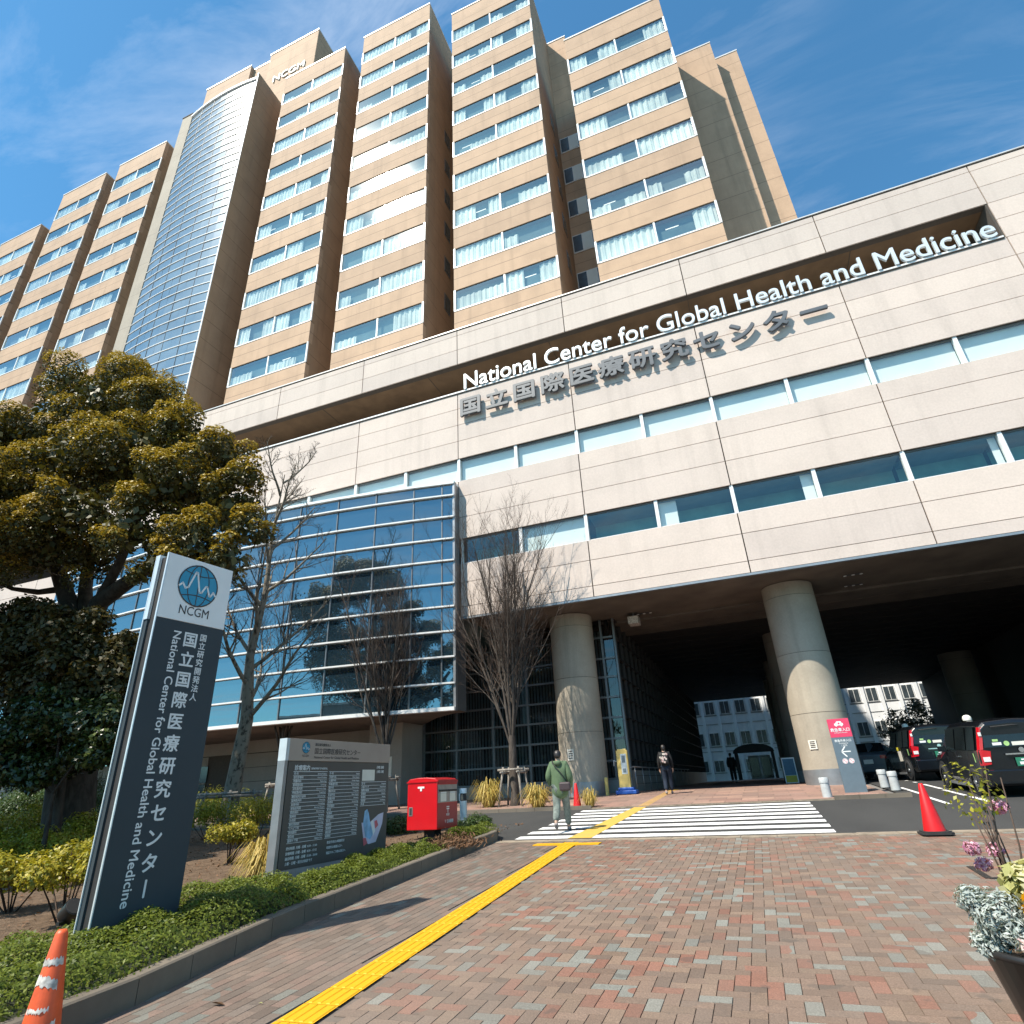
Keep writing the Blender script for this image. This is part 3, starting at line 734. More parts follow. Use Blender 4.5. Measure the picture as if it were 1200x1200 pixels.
for a, c in zip(bx[:-1], bx[1:]): sd.add([(a, yb(a)+.3, BZ[-1]+.08), (c, yb(c)+.3, BZ[-1]+.08), (c, YF, BZ[-1]+.08), (a, YF, BZ[-1]+.08)], [(3, 2, 1, 0)], 'cap_metal')
sd.build('bay_casing', bay)
pr = random.Random(5)
for z0, z1 in zip(BZ[:-1], BZ[1:]):
    gb = MB()
    for a, c in zip(bx[:-1], bx[1:]):
        j = [pr.uniform(-.010, .010) for _ in range(3)]
        gb.quad((c, yb(c)+j[0], z0), (a, yb(a)+j[1], z0), (a, yb(a)+j[1]+j[2], z1), (c, yb(c)+j[0]+j[2], z1), 'glass_bay')
    gb.build('glass_band', bay)

# ================================================================ TOWER
tow = thing('hospital_tower', (0, 0, 0), 'tall stepped tan hospital ward tower with ribbon windows and a bowed glass stair', 'building')
YT = 27.5
FL = [z(31.43-4.04*2+4.04*k) - 2.0 for k in range(13)]   # window bottoms
tr = random.Random(9)
def wing(x0, x1, top, side_win=None, back=40.5):
    b = MB()
    zt = z(top); bot = z(20)
    wins = [f for f in FL if f+2.0 < zt-2.0]
    lo_ = bot
    for f in wins+[None]:
        hi = f if f else zt
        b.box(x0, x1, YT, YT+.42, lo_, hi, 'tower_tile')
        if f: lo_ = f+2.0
    b.box(x0+.003, x1-.003, YT+.42, back, bot, zt-.01, 'tower_tile_shaded')
    b.box(x0-.03, x1+.03, YT-.05, back+.02, zt, zt+.14, 'cap_metal'); b.box(x0+.01, x1-.01, YT+.02, back-.02, zt-.1, zt, 'joint_dark')
    o = b.build('tower_wing', tow)
    for f in wins:
        wmb = MB(); xm = (x0+x1)/2; z0, z1 = f, f+2.0
        for a, c in ((x0+.12, xm-.06), (xm+.06, x1-.12)):
            wmb.quad((a, YT+.06, z0+.16), (c, YT+.06, z0+.16), (c, YT+.06, z1-.05), (a, YT+.06, z1-.05), 'glass_tower')
        wmb.box(x0+.12, x1-.12, YT+.40, YT+.41, z0, z1, 'room_dark')
        # curtains hang in folds close behind the panes
        for a, c in ((x0+.12, xm-.06), (xm+.06, x1-.12)):
            r_ = tr.random(); L = c-a
            segs = [(0, 1)] if r_ < .3 else [(0, tr.uniform(.25, .5)), (tr.uniform(.6, .75), 1)] if r_ < .6 else [(0, tr.uniform(.3, .75))] if r_ < .82 else [(tr.uniform(.3, .65), 1)]
            drop = tr.choice((0, 0, 0, .5, .8))
            if tr.random() < .3: q = a+L*tr.uniform(.1, .6); wmb.box(q, q+.8, YT+.385, YT+.395, z1-.62, z1-.55, 'lamp_lit')
            for s0, s1 in segs:
                xx = a+L*s0; e = a+L*s1; ph = tr.random()*6; pts = []
                while xx < e: pts.append((xx, YT+.19+.045*math.sin(xx*15+ph)+.02*math.sin(xx*37))); xx += .07
                for (p, q), (p2, q2) in zip(pts[:-1], pts[1:]):
                    wmb.quad((p, q, z0+.05), (p2, q2, z0+.05), (p2, q2, z1-.1-drop), (p, q, z1-.1-drop), 'curtain')
        w_ = wmb.build('window', o)
        fm = MB()
        fm.box(x0-.012, x0+.12, YT-.012, YT+.08, z0+.1, z1, 'white_metal'); fm.box(x1-.12, x1+.012, YT-.012, YT+.08, z0+.1, z1, 'white_metal'); fm.box(x0, x0+.1, YT+.08, YT+.42, z0, z1, 'tower_tile_shaded'); fm.box(x1-.1, x1, YT+.08, YT+.42, z0, z1, 'tower_tile_shaded')
        fm.box(xm-.06, xm+.06, YT+.02, YT+.12, z0+.1, z1-.05, 'white_metal')
        fm.box(x0+.12, x1-.12, YT-.02, YT+.39, z0+.06, z0+.16, 'white_metal'); fm.box(x0-.0, x1, YT+.02, YT+.39, z0, z0+.06, 'joint_dark'); fm.box(x0+.12, x1-.12, YT+.03, YT+.39, z1-.05, z1, 'joint_dark')  # dark strip under the window head stands in for the spandrel's shadow
        # one object per window: panes, frame and curtain
        me = w_.data; o2 = fm.build('window_frame', w_)
        join(w_, o2)
    if side_win:
        for f in side_win:
            s_ = MB(); s_.box(x1-.01, x1+.03, 30.7, 31.7, f+.1, f+1.8, 'mullion_grey'); s_.box(x1+.03, x1+.034, 30.8, 31.6, f+.2, f+1.7, 'far_window'); s_.build('side_window', o)
    return o
def join(a, b):
    bmz = bmesh.new(); bmz.from_mesh(a.data); n0 = len(bmz.faces)
    names = [m.name for m in a.data.materials]
    mp_ = []
    for m in b.data.materials:
        if m.name not in names: a.data.materials.append(m); names.append(m.name)
        mp_.append(names.index(m.name))
    bmz.from_mesh(b.data); bmz.faces.ensure_lookup_table()
    for f in bmz.faces[n0:]: f.material_index = mp_[f.material_index]
    bmz.to_mesh(a.data); bmz.free(); bpy.data.objects.remove(b)
wing(-78.4, -70.75, 66.5); wing(-68.3, -60.7, 70.55); wing(-58.4, -50.8, 70.55)
wing(-33.44, -25.85, 70.55)
wing(-23.54, -15.92, 70.55, [f for f in FL if 23 < f < 58])
wing(-13.52, -5.97, 66.5, [f for f in FL if 23 < f < 55], 36); wing(-3.49, 4.04, 54.25, None, 36)
wing(-88.5, -80.8, 62.4)
bk = MB()
bk.box(-88, -16, 32.7, 40, z(20), z(69), 'tower_tile_shaded'); bk.box(-15.999, -14, 32.7, 36, z(20), z(69), 'tower_tile_shaded'); bk.box(-13.999, -4.15, 33.4, 36.5, z(20), z(66.6), 'tower_tile'); bk.box(-13.9, -4.1, 33.35, 36.6, z(66.6), z(66.75), 'cap_metal')
bk.box(-4.149, 4.0, 33.5, 36.5, z(20), z(53.5), 'tower_tile_shaded')
mainw = bk.build('main_slab', tow)
for f in [f for f in FL if 24 < f < 52]:
    s_ = MB(); s_.box(-5.9, -3.6, 33.33, 33.39, f+.1, f+2.0, 'white_metal')
    for q, mt in ((-5.85, 'far_window'), (-5.08, 'blind_pale'), (-4.31, 'far_window')): s_.box(q, q+.7, 33.31, 33.326, f+.2, f+1.9, mt)
    s_.build('window', mainw)
for (x0, x1, y0, tp_) in ((4.045, 7.48, 32.15, 54.1), (7.485, 9.5, 33.6, 54.1)):
    b = MB(); b.box(x0, x1, y0, 37, z(20), z(tp_), 'tower_tile'); b.box(x0, x1+.03, y0-.04, 37.1, z(tp_), z(tp_)+.13, 'cap_metal'); e_ = b.build('end_wing', tow)
    for f in FL:
        if 24 < f < z(tp_)-3: s_ = MB(); s_.box(x1-.01, x1+.07, y0+.25, y0+2.2, f+.1, f+2.0, 'white_metal'); s_.box(x1+.07, x1+.075, y0+.35, y0+2.1, f+.2, f+1.9, 'far_window'); s_.build('side_window', e_)
# bowed glass stair with its side fins
fin = MB(); fin.box(-35.96, -35.86, 26.05, 33, z(20), z(70.9), 'tower_tile_shaded'); fin.box(-35.99, -35.86, 26.0, 26.05, z(20), z(70.9), 'white_metal'); fin.build('side_fin', tow)
pi_ = MB(); pi_.box(-47.0, -45.5, 26.35, 33, z(20), z(70.6), 'pier_concrete'); pi_.box(-47.05, -45.47, 26.3, 33, z(70.6), z(70.75), 'joint_dark'); pi_.build('stair_pier', tow)
A, B = Vector((-45.5, 26.4, 0)), Vector((-35.96, 26.1, 0)); N = 10; sag = .35
def arc(t): 
    p = A.lerp(B, t); p.y -= sag*(1-(2*t-1)**2); return p
cg = MB(); cf = MB(); zt = z(69.9); zb = z(20); nh = 46; dz = (zt-zb)/nh
for k in range(nh):
    for i in range(N):
        p, q = arc(i/N), arc((i+1)/N); j = pr.uniform(-.006, .006); j2 = pr.uniform(-.008, .008)
        cg.quad((p.x, p.y+j, zb+k*dz), (q.x, q.y-j, zb+k*dz), (q.x, q.y-j+j2, zb+(k+1)*dz), (p.x, p.y+j+j2, zb+(k+1)*dz), 'glass_curve')
    for i in range(N):
        p, q = arc(i/N), arc((i+1)/N); z0 = zb+k*dz
        cf.add([(p.x, p.y-.06, z0-.028), (q.x, q.y-.06, z0-.028), (q.x, q.y-.06, z0+.028), (p.x, p.y-.06, z0+.028), (p.x, p.y, z0-.028), (q.x, q.y, z0-.028), (q.x, q.y, z0+.028), (p.x, p.y, z0+.028)],
               [(0, 1, 2, 3), (3, 2, 6, 7), (1, 0, 4, 5)], 'white_metal')
for i in range(0, N+1, 2):
    p = arc(i/N); cf.box(p.x-.014, p.x+.014, p.y-.03, p.y+.02, zb, zt, 'mullion_grey')
for i in range(N):
    p, q = arc(i/N), arc((i+1)/N); cf.add([(p.x, p.y-.15, zt), (q.x, q.y-.15, zt), (q.x, 28, zt), (p.x, 28, zt), (p.x, p.y-.15, zt+.3), (q.x, q.y-.15, zt+.3), (q.x, 28, zt+.3), (p.x, 28, zt+.3)], [(0, 1, 5, 4), (4, 5, 6, 7), (3, 2, 1, 0)], 'white_metal')
st = cg.build('stair_glazing', tow); cf.build('glazing_bar', st)
co = MB(); 
co.box(-50.3, -43.0, 30, 44, z(66), z(84.3), 'tower_tile'); co.box(-42.999, -39.9, 30.5, 44, z(66), z(84.2), 'tower_tile'); co.box(-39.899, -32.65, 30, 44, z(64), z(84.3), 'tower_tile')
co.box(-32.652, -32.62, 30.02, 44, z(64), z(84.25), 'tower_tile_shaded')
for x0, x1, y0 in ((-50.35, -42.96, 29.93), (-42.95, -39.95, 30.45), (-39.94, -32.58, 29.93)): co.box(x0, x1, y0, 44, z(84.31), z(84.5), 'cap_metal')
co.box(-45.45, -35.97, 28.0, 30, z(20), z(70), 'tower_tile_shaded')
cr_ = co.build('roof_core', tow)
lettering('roof_lettering', 'NCGM', 1.75, 'text_white', (-36.25, 29.96, z(77.55)), X_, Z_, tow, depth=.10, bold=.004, width=4.6)
rl = MB()
for xx in np.linspace(-25.6, -23.8, 4): rl.box(xx, xx+.1, 31.9, 32.0, z(68.9), z(72), 'dark_metal')
rl.box(-25.8, -23.6, 31.9, 32.0, z(70.8), z(71.0), 'dark_metal'); rl.box(-25.8, -23.6, 32.2, 32.25, z(68), z(70.5), 'grey_metal'); rl.build('roof_railing', tow)
# ================================================================ SIGNS AND STREET FURNITURE
# tall leaning-in-the-lens pylon sign: two slabs with a slot between them
L = Vector((-5.77, 4.43, 0)); U = Vector((.12, .80, 0)).normalized(); N_ = Vector((U.y, -U.x, 0))
ps = thing('pylon_sign', (L.x, L.y, gz(4.8)), 'tall dark slate sign slab with a white globe head and vertical white writing', 'sign')
def P2(o, u, v, n=0): return Vector((o.x, o.y, 0)) + (U*u + N_*n) + Z_*v
def child(mb, name, par, bevel=0, **k):
    o = mb.build(name, par, bevel=bevel, **k); r = par
    while r.parent: r = r.parent
    if par is r: o.matrix_parent_inverse = parent_inv(r)
    return o
O = Vector((L.x, L.y, 0)); TOP, BLK, BOT = 4.095, 3.353, .3
fb = MB(); fb.obox(O, U, Z_, N_, 0, .815, BOT, BLK, -.028, 0, 'sign_dark'); child(fb, 'front_slab', ps, .004)
fw = MB(); fw.obox(O, U, Z_, N_, 0, .815, BLK+.003, TOP, -.028, 0, 'sign_white'); child(fw, 'head_panel', ps, .004)
fe = MB(); fe.obox(O, U, Z_, N_, -.012, -.002, BOT, TOP, -.022, -.0, 'sign_edge'); fe.obox(O, U, Z_, N_, -.014, -.002, BOT, TOP, -.235, -.222, 'sign_edge'); fe.obox(O, U, Z_, N_, -.012, -.002, BLK, TOP, -.222, -.16, 'sign_edge'); child(fe, 'edge_trim', ps)
bb_ = MB(); bb_.obox(O, U, Z_, N_, 0, .815, BOT, BLK, -.235, -.165, 'sign_dark'); bb_.obox(O, U, Z_, N_, 0, .815, BLK+.003, TOP, -.235, -.165, 'sign_white'); bb_.obox(O, U, Z_, N_, .02, .80, BOT, TOP-.03, -.165, -.028, 'rubber'); child(bb_, 'back_slab', ps)
# emblem
def emblem(par, c, U, V, r, thick=.011):
    N = U.cross(V); b = MB(); n = 40
    ring = [c + U*(r*math.cos(2*math.pi*i/n)) + V*(r*math.sin(2*math.pi*i/n)) + N*.003 for i in range(n)]
    b.add(ring, [list(range(n))], 'logo_blue')
    def line(pts, wd, m, h):
        for (ax, ay), (bx_, by_) in zip(pts[:-1], pts[1:]):
            d = Vector((bx_-ax, by_-ay)); 
            if d.length < 1e-6: continue
            d.normalize(); e = Vector((-d.y, d.x))*wd/2; x0, y0 = ax-d.x*wd*.3, ay-d.y*wd*.3; x1, y1 = bx_+d.x*wd*.3, by_+d.y*wd*.3
            b.add([c+(U*x+V*y)*r+N*h for x, y in ((x0+e.x, y0+e.y), (x0-e.x, y0-e.y), (x1-e.x, y1-e.y), (x1+e.x, y1+e.y))], [(0, 1, 2, 3)], m)
    circ = [(math.cos(a), math.sin(a)) for a in np.linspace(0, 2*math.pi, 41)]
    line([(x*.98, y*.98) for x, y in circ], .06, 'sign_ink', .005)
    for k in (.52,): line([(x*k, y) for x, y in circ], .045, 'sign_ink', .0046)
    line([(0, -1), (0, 1)], .045, 'sign_ink', .0042)
    for s in (1, -1): line([(x, s*(.62-.14*math.cos(x*1.9))) for x in np.linspace(-.74, .74, 15)], .045, 'sign_ink', .0044)
    line([(-.93, -.18), (-.78, -.02), (-.62, -.24), (-.48, -.16), (-.22, .62), (-.14, .62), (.10, -.30), (.2, -.30), (.38, .06), (.45, .06), (.62, -.36), (.68, -.36), (.8, -.14), (.93, -.3)], .085, 'text_white', .0055)
    return child(b, 'emblem', par)
emblem(ps, O+U*.402+Z_*3.795, U, Z_, .245)
lettering('emblem_lettering', 'NCGM', .145, 'sign_ink', O+U*.408+Z_*3.44+N_*.003, U, Z_, ps, bold=.004, width=.36)
lettering('hospital_lettering', '国立国際医療研究センター', .175, 'text_white', O+U*.425+Z_*3.105+N_*.004, U, Z_, ps, bold=.026, vertical=True, pitch=1.238)
lettering('institute_lettering', '国立研究開発法人', .086, 'text_white', O+U*.575+Z_*3.185+N_*.004, U, Z_, ps, bold=.022, vertical=True, pitch=1.085)
lettering('english_lettering', 'National Center for Global Health and Medicine', .125, 'text_white', O+U*.222+Z_*3.25+N_*.004, -Z_, U, ps, bold=.016, width=2.58, align='LEFT')
# directory board
L2 = Vector((-7.82, 9.1, 0)); U2 = Vector((.16, 3.1, 0)).normalized(); N2 = Vector((U2.y, -U2.x, 0))
db = thing('directory_board', (L2.x, L2.y, gz(10.5)), 'wide grey hospital directory board listing departments, with a silver header', 'sign')
W2 = 3.06; bt = .30
b = MB(); b.obox(L2, U2, Z_, N2, .03, W2, .42, 2.115, -.12, 0, 'board_grey'); child(b, 'panel', db, .004)
b = MB(); b.obox(L2, U2, Z_, N2, .0, W2+.01, 2.118, 2.49, -.14, .012, 'board_silver'); child(b, 'header', db, .004)
b = MB(); b.obox(L2, U2, Z_, N2, -.075, -.002, .05, 2.115, -.16, .006, 'grey_metal'); b.obox(L2, U2, Z_, N2, -.075, -.002, 2.118, 2.49, -.16, .012, 'sign_edge'); child(b, 'end_post', db)
b = MB(); b.obox(L2, U2, Z_, N2, .03, W2, .2, .417, -.15, -.004, 'plinth_concrete'); child(b, 'plinth', db)
emblem(db, L2+U2*.42+Z_*2.345+N2*.012, U2, Z_, .10)
lettering('emblem_lettering', 'NCGM', .055, 'sign_ink', L2+U2*.42+Z_*2.185+N2*.016, U2, Z_, db, width=.17)
bl = [('国立研究開発法人', .055, .66, 2.385, 'sign_ink', .012, None), ('国立国際医療研究センター', .115, .65, 2.25, 'sign_ink', .012, 1.36), ('National Center for Global Health and Medicine', .06, .65, 2.165, 'sign_ink', .006, 1.33),
      ('診療案内', .10, .19, 1.965, 'text_white', .02, None), ('DEPARTMENT OF HOSPITAL', .048, .62, 1.975, 'text_white', .01, .44)]
dept = [('内 科', 'Internal Medicine'), ('総合診療科', 'General Medicine'), ('腎臓内科', 'Nephrology'), ('循環器内科', 'Cardiology'), ('消化器内科', 'Gastroenterology'), ('呼吸器内科', 'Respiratory'), ('糖尿病内分泌科', 'Endocrinology'), ('脳神経内科', 'Neurology'), ('血液内科', 'Hematology'), ('感染症内科', 'Infectious Diseases'), ('膠原病科', 'Rheumatology'), ('精神科', 'Psychiatry'), ('小児科', 'Pediatrics'), ('新生児内科', 'Neonatology'), ('リハビリ科', 'Rehabilitation'), ('放射線科', 'Radiology'), ('救急科', 'Emergency'), ('緩和ケア科', 'Palliative Care')]
dep2 = [('外 科', 'Surgery'), ('乳腺外科', 'Breast Surgery'), ('心臓外科', 'Cardiac Surgery'), ('呼吸器外科', 'Thoracic Surgery'), ('脳外科', 'Neurosurgery'), ('整形外科', 'Orthopedics'), ('形成外科', 'Plastic Surgery'), ('産婦人科', 'Obstetrics'), ('皮膚科', 'Dermatology'), ('泌尿器科', 'Urology'), ('眼 科', 'Eye'), ('耳鼻科', 'Ear and Nose'), ('頭頸部科', 'Head and Neck'), ('歯 科', 'Dentistry'), ('麻酔科', 'Anesthesia'), ('薬剤部', 'Pharmacy'), ('検査部', 'Laboratory'), ('病理科', 'Pathology')]
dep3 = [('受 付', 'Reception'), ('人間ドック', 'Health Check'), ('国際診療部', 'International Clinic'), ('栄養部', 'Nutrition'), ('看護部', 'Nursing'), ('相談室', 'Consultation'), ('売 店', 'Shop')]
PT, FC = [], []
def addt(t, size, u, v, al='LEFT', bold=.01, wd=None):
    p, f = lettering(None, t, size, '', L2+U2*u+Z_*v+N2*.005, U2, Z_, bold=bold, align=al, res=1, width=wd); k = len(PT); PT.extend(p); FC.extend([[k+i for i in q] for q in f])
rowb = MB()
for tab, u0, u1, v0, dv_ in ((dept, .17, 1.07, 1.895, .0625), (dep2, 1.12, 2.06, 1.895, .0625), (dep3, 2.12, 2.98, 1.70, .0625)):
    for k, (jp, en) in enumerate(tab):
        v = v0-dv_*k
        rowb.obox(L2, U2, Z_, N2, u0, u1, v-.027, v-.021, .001, .003, 'text_white'); rowb.obox(L2, U2, Z_, N2, u0, u1, v-.02, v+.036, .0005, .0012, 'board_row')
        addt(jp, .05, u0+.015, v-.008); addt(en, .036, u1-.012, v-.006, 'RIGHT', .004)
    rowb.obox(L2, U2, Z_, N2, u0, u1, v0+.038, v0+.046, .001, .003, 'text_white')
child(rowb, 'table_rule', db)
for k, t in enumerate(('受付時間  月曜 - 金曜  8:30 - 11:00', '診療時間  月曜 - 金曜  8:30 - 17:15', '面会時間  月曜 - 金曜  15:00 - 20:00', '土曜・日曜・祝日は休診です')): addt(t, .052, .17, .71-.075*k, bold=.016)
for k, t in enumerate(('救急外来は24時間受付', '時間外は夜間入口へ', '電話でのご予約は窓口へ')): addt(t, .05, 1.2, .72-.085*k, bold=.012)
for k, t in enumerate(('月曜 金曜', '土曜 日曜')): addt(t, .06, 2.62, 2.0-.085*k, bold=.016)
me = bpy.data.meshes.new('directory_lettering'); me.from_pydata(PT, [], FC); me.materials.append(MATS['text_white']); o = bpy.data.objects.new('directory_lettering', me); COL.objects.link(o); o.parent = db; o.matrix_parent_inverse = parent_inv(db)
for t, s_, u, v, m, bo, wd in bl: lettering('header_lettering', t, s_, m, L2+U2*u+Z_*v+N2*(.016 if v > 2.1 else .004), U2, Z_, db, bold=bo, width=wd, align='LEFT', res=2)
b = MB(); b.obox(L2, U2, Z_, N2, 2.14, 2.56, 1.765, 1.975, .001, .004, 'sticker_paper'); child(b, 'notice_plate', db)
mpb = MB()
def flat(pts, m, h): mpb.add([L2+U2*x+Z_*y+N2*h for x, y in pts], [list(range(len(pts)))], m)
flat([(2.2, 1.0), (2.45, .98), (2.75, 1.12), (2.93, 1.15), (2.9, .95), (2.7, .62), (2.45, .60), (2.28, .72)], 'map_lilac', .003)
flat([(2.28, 1.2), (2.36, 1.24), (2.42, 1.16), (2.48, .98), (2.6, .78), (2.5, .68), (2.34, .74), (2.25, .98)], 'map_blue', .005)
flat([(2.26, .72), (2.36, .72), (2.42, .62), (2.3, .58)], 'map_red', .006); flat([(2.62, 1.0), (2.7, 1.02), (2.76, .92), (2.66, .86)], 'map_red', .0062); flat([(2.5, 1.0), (2.58, 1.03), (2.66, .82), (2.6, .74)], 'text_white', .0058)
child(mpb, 'site_map', db)
SB = .83; g0b = gz(10.5)
db.scale = (SB,)*3; db.location = (-7.82*SB, 9.1*SB, 1.5*(1-SB)+SB*g0b)
# post box
mbx = thing('post_box', (-6.61, 12.25, gz(12.2)-.0), 'red pillar post box with two slots on a black stand at the hedge end', 'post box')
g0 = 0
b = MB()
prof = [(-.345, .30), (.345, .30), (.345, 1.19), (.30, 1.235), (.1, 1.26), (-.1, 1.262), (-.30, 1.24), (-.345, 1.20)]
def pris(b, prof, y0, y1, m):
    n = len(prof); vs = [(x, y0, z_) for x, z_ in prof]+[(x, y1, z_) for x, z_ in prof]
    b.add(vs, [list(range(n)), [n+i for i in range(n)][::-1]]+[(i, n+i, n+(i+1) % n, (i+1) % n) for i in range(n)], m)
pris(b, prof, -.46, .46, 'post_red'); b.build('body', mbx, bevel=.012)
b = MB(); b.box(-.36, .36, -.475, .475, 1.17, 1.19, 'post_red'); b.box(.346, .362, -.43, .43, 1.13, 1.21, 'post_panel_red'); b.build('lid', mbx)
b = MB(); b.box(.345, .356, -.43, .43, .78, 1.115, 'post_grey'); fpl = b.build('slot_panel', mbx)
for s in (-.21, .21):
    b = MB(); b.box(.356, .372, s-.19, s+.19, .985, 1.02, 'rubber'); b.box(.356, .36, s-.12, s+.13, .80, .95, 'sticker_paper'); b.box(.36, .362, s-.12, s+.13, .955, .975, 'text_white'); b.build('letter_slot', fpl)
b = MB(); b.box(.345, .353, -.44, .44, .33, .77, 'post_panel_red'); lp = b.build('lower_panel', mbx)
def local(par, o): o.matrix_parent_inverse = Matrix(); o.parent = par; return o
local(mbx, lettering('post_mark', '〒', .17, 'text_white', (.357, 0, .58), (0, 1, 0), Z_, None, bold=.03))
local(mbx, lettering('post_lettering', 'POST', .06, 'text_white', (.357, 0, .53), (0, 1, 0), Z_, None, bold=.01)); local(mbx, lettering('post_lettering', '〒 日本郵便', .075, 'text_white', (.357, .05, .40), (0, 1, 0), Z_, None, bold=.02))
b = MB(); b.box(-.1, .05, -.468, -.4605, 1.06, 1.095, 'text_white'); b.box(-.045, -.005, -.468, -.4605, 1.01, 1.06, 'text_white'); b.build('side_mark', mbx)
b = MB(); b.box(-.30, -.215, -.467, -.4605, .56, .72, 'post_grey'); b.box(-.285, -.23, -.470, -.4675, .575, .705, 'rubber'); b.build('side_latch', mbx)
b = MB(); b.box(-.12, .12, -.14, .14, -.1, .30, 'rubber'); b.build('stand', mbx)
# bollard light behind the hedge
bo = thing('bollard_light', (-6.79, 14.1, gz(14.1)+.02), 'slim pale grey bollard light with a cut lamp window, behind the hedge end', 'bollard')
b = MB(); b.lathe([(.085, 0), (.085, .66)], 'bollard_lamp', 20); b.build('post', bo)
b = MB(); b.lathe([(.075, .66), (.075, .82)], 'rubber', 20); b.box(-.03, .03, -.078, .0, .68, .80, 'chrome'); b.box(-.085, -.055, -.06, .06, .66, .82, 'bollard_lamp'); b.build('lamp_window', bo)
b = MB(); b.lathe([(.085, .82), (.085, .92), (.075, .93)], 'bollard_lamp', 20); b.build('cap', bo)
# cones
def cone(px, py, h, r, m, label, base='rubber', tilt=0, bands=None, loc=None):
    p = loc or gp(px, py); t = thing('traffic_cone', p, label, 'traffic cone', 'traffic cones')
    b = MB(); prof = [(r, .03), (r*.98, .05), (.035*h/.7, h-.02), (.024*h/.7, h), (.0, h)]
    b.lathe(prof, m, 28); b.build('cone_body', t)
    b = MB(); s = r*1.42
    for q, (z0, z1, e) in enumerate(((0, .03, 0), (.03, .045, .03))): 
        pts = [(-s+e, -s+e+.05), (-s+e+.05, -s+e), (s-e-.05, -s+e), (s-e, -s+e+.05), (s-e, s-e-.05), (s-e-.05, s-e), (-s+e+.05, s-e), (-s+e, s-e-.05)]
        b.poly(pts, z0, z1, base)
    b.build('base', t)
    if bands:
        for (h0, h1, sl, ga) in bands:
            b = MB(); n = 28; rr = lambda hh: r*.98+(.035*h/.7-r*.98)*(hh-.05)/(h-.07)+.003
            vs, fs = [], []
            for i in range(n+1):
                a = ga[0]+(ga[1]-ga[0])*i/n
                for hh in (h0+sl*math.sin(a)+rnd.uniform(-.008, .008), h1+sl*math.sin(a)+rnd.uniform(-.008, .008)): vs.append((rr(hh)*math.cos(a), rr(hh)*math.sin(a), hh))
            for i in range(n): fs.append((2*i, 2*i+2, 2*i+3, 2*i+1))
            b.add(vs, fs, 'tape_white', True); b.build('reflective_tape', t)
    return t
cone(0, 0, .72, .155, 'cone_red', 'red traffic cone on a black base on the brick paving near the planter', loc=gp(1095, 978)-Y_*.12+Z_*.018)
cone(677, 948, .72, .13, 'cone_red', 'red traffic cone between gold grass clumps at the foot of a column', base='cone_red')
cone(0, 0, .68, .125, 'cone_orange', 'scuffed orange traffic cone wrapped in torn white tape beside the kerb', base='cone_orange', loc=Vector((-4.28, 3.1, gz(3.1)+.02)),
     bands=[(.505, .54, .0, (-2.6, .2)), (.375, .425, -.035, (-3.0, -.1)), (.285, .305, -.0, (-1.9, -.4)), (.19, .235, .03, (-2.7, .1))])
cone(0, 0, .8, .14, 'cone_red', 'dark red traffic cone in the shade left of the bare tree by the entrance', base='cone_red', loc=Vector((-26.2, 25.2, 1.07)))
# spotlight
sp = thing('spotlight', (-6.55, 4.78, gz(4.78)+.14), 'black ground spotlight aimed up at the tall sign', 'spotlight')
b = MB(); b.lathe([(.05, -.09), (.085, -.06), (.085, .075)], 'lamp_black', 20, (0, 0, .27), (.75, -.1, .62)); b.lathe([(.077, .076), (.075, .078)], 'rubber', 20, (0, 0, .27), (.75, -.1, .62)); b.build('lamp_head', sp)
b = MB(); b.tube([(0, 0, -.05), (0, 0, .2)], .014, 'lamp_black'); b.box(-.02, .02, -.1, .1, .17, .2, 'lamp_black'); b.build('stake', sp)
# entrance sign by the column
es_ = thing('entrance_sign', (2.36, 21.0, gz(21.0)), 'slim slate freestanding sign with a red head and a white left arrow', 'sign')
zb_ = gz(21.0)
b = MB(); b.box(-.29, .29, -.04, .04, .02, 1.51, 'sign_slate'); b.build('panel', es_, bevel=.004)
b = MB(); b.box(-.29, .29, -.04, .04, 1.513, 2.03, 'sign_red'); b.build('head_panel', es_, bevel=.004)
b = MB(); b.box(-.33, .33, -.14, .14, -.02, .02, 'grey_metal'); b.build('base_plate', es_)
b = MB(); b.box(-.12, .12, -.045, -.041, 1.84, 1.90, 'text_white'); b.add([(-.09, -.044, 1.90), (.09, -.044, 1.90), (.075, -.044, 1.955), (-.045, -.044, 1.955)], [(0, 1, 2, 3)], 'text_white'); b.box(-.02, .03, -.047, -.0451, 1.87, 1.92, 'sign_red')
for s in (-.07, .07): b.lathe([(.028, 0), (.028, .004)], 'text_white', 14, (s, -.0405, 1.838), (0, -1, 0))
b.build('car_symbol', es_)
for t, s_, zz_, bo in (('救急車入口', .105, 1.68, .03), ('Ambulance Entrance', .042, 1.625, .01), ('救急外来入口', .075, 1.39, .03), ('Emergency', .055, 1.33, .01), ('この先', .055, 1.265, .02)):
    local(es_, lettering('sign_lettering', t, s_, 'text_white', (0, -.0435, zz_), X_, Z_, None, bold=bo))
b = MB(); b.box(-.11, .13, -.044, -.041, 1.10, 1.13, 'text_white')
for s in (1, -1): b.add([(-.13, -.0445, 1.115), (-.10, -.0445, 1.10 if s > 0 else 1.13), (.02, -.0445, 1.115+s*.13), (-.01, -.0445, 1.115+s*.15)][::s], [(0, 1, 2, 3)], 'text_white')
b.build('arrow', es_)
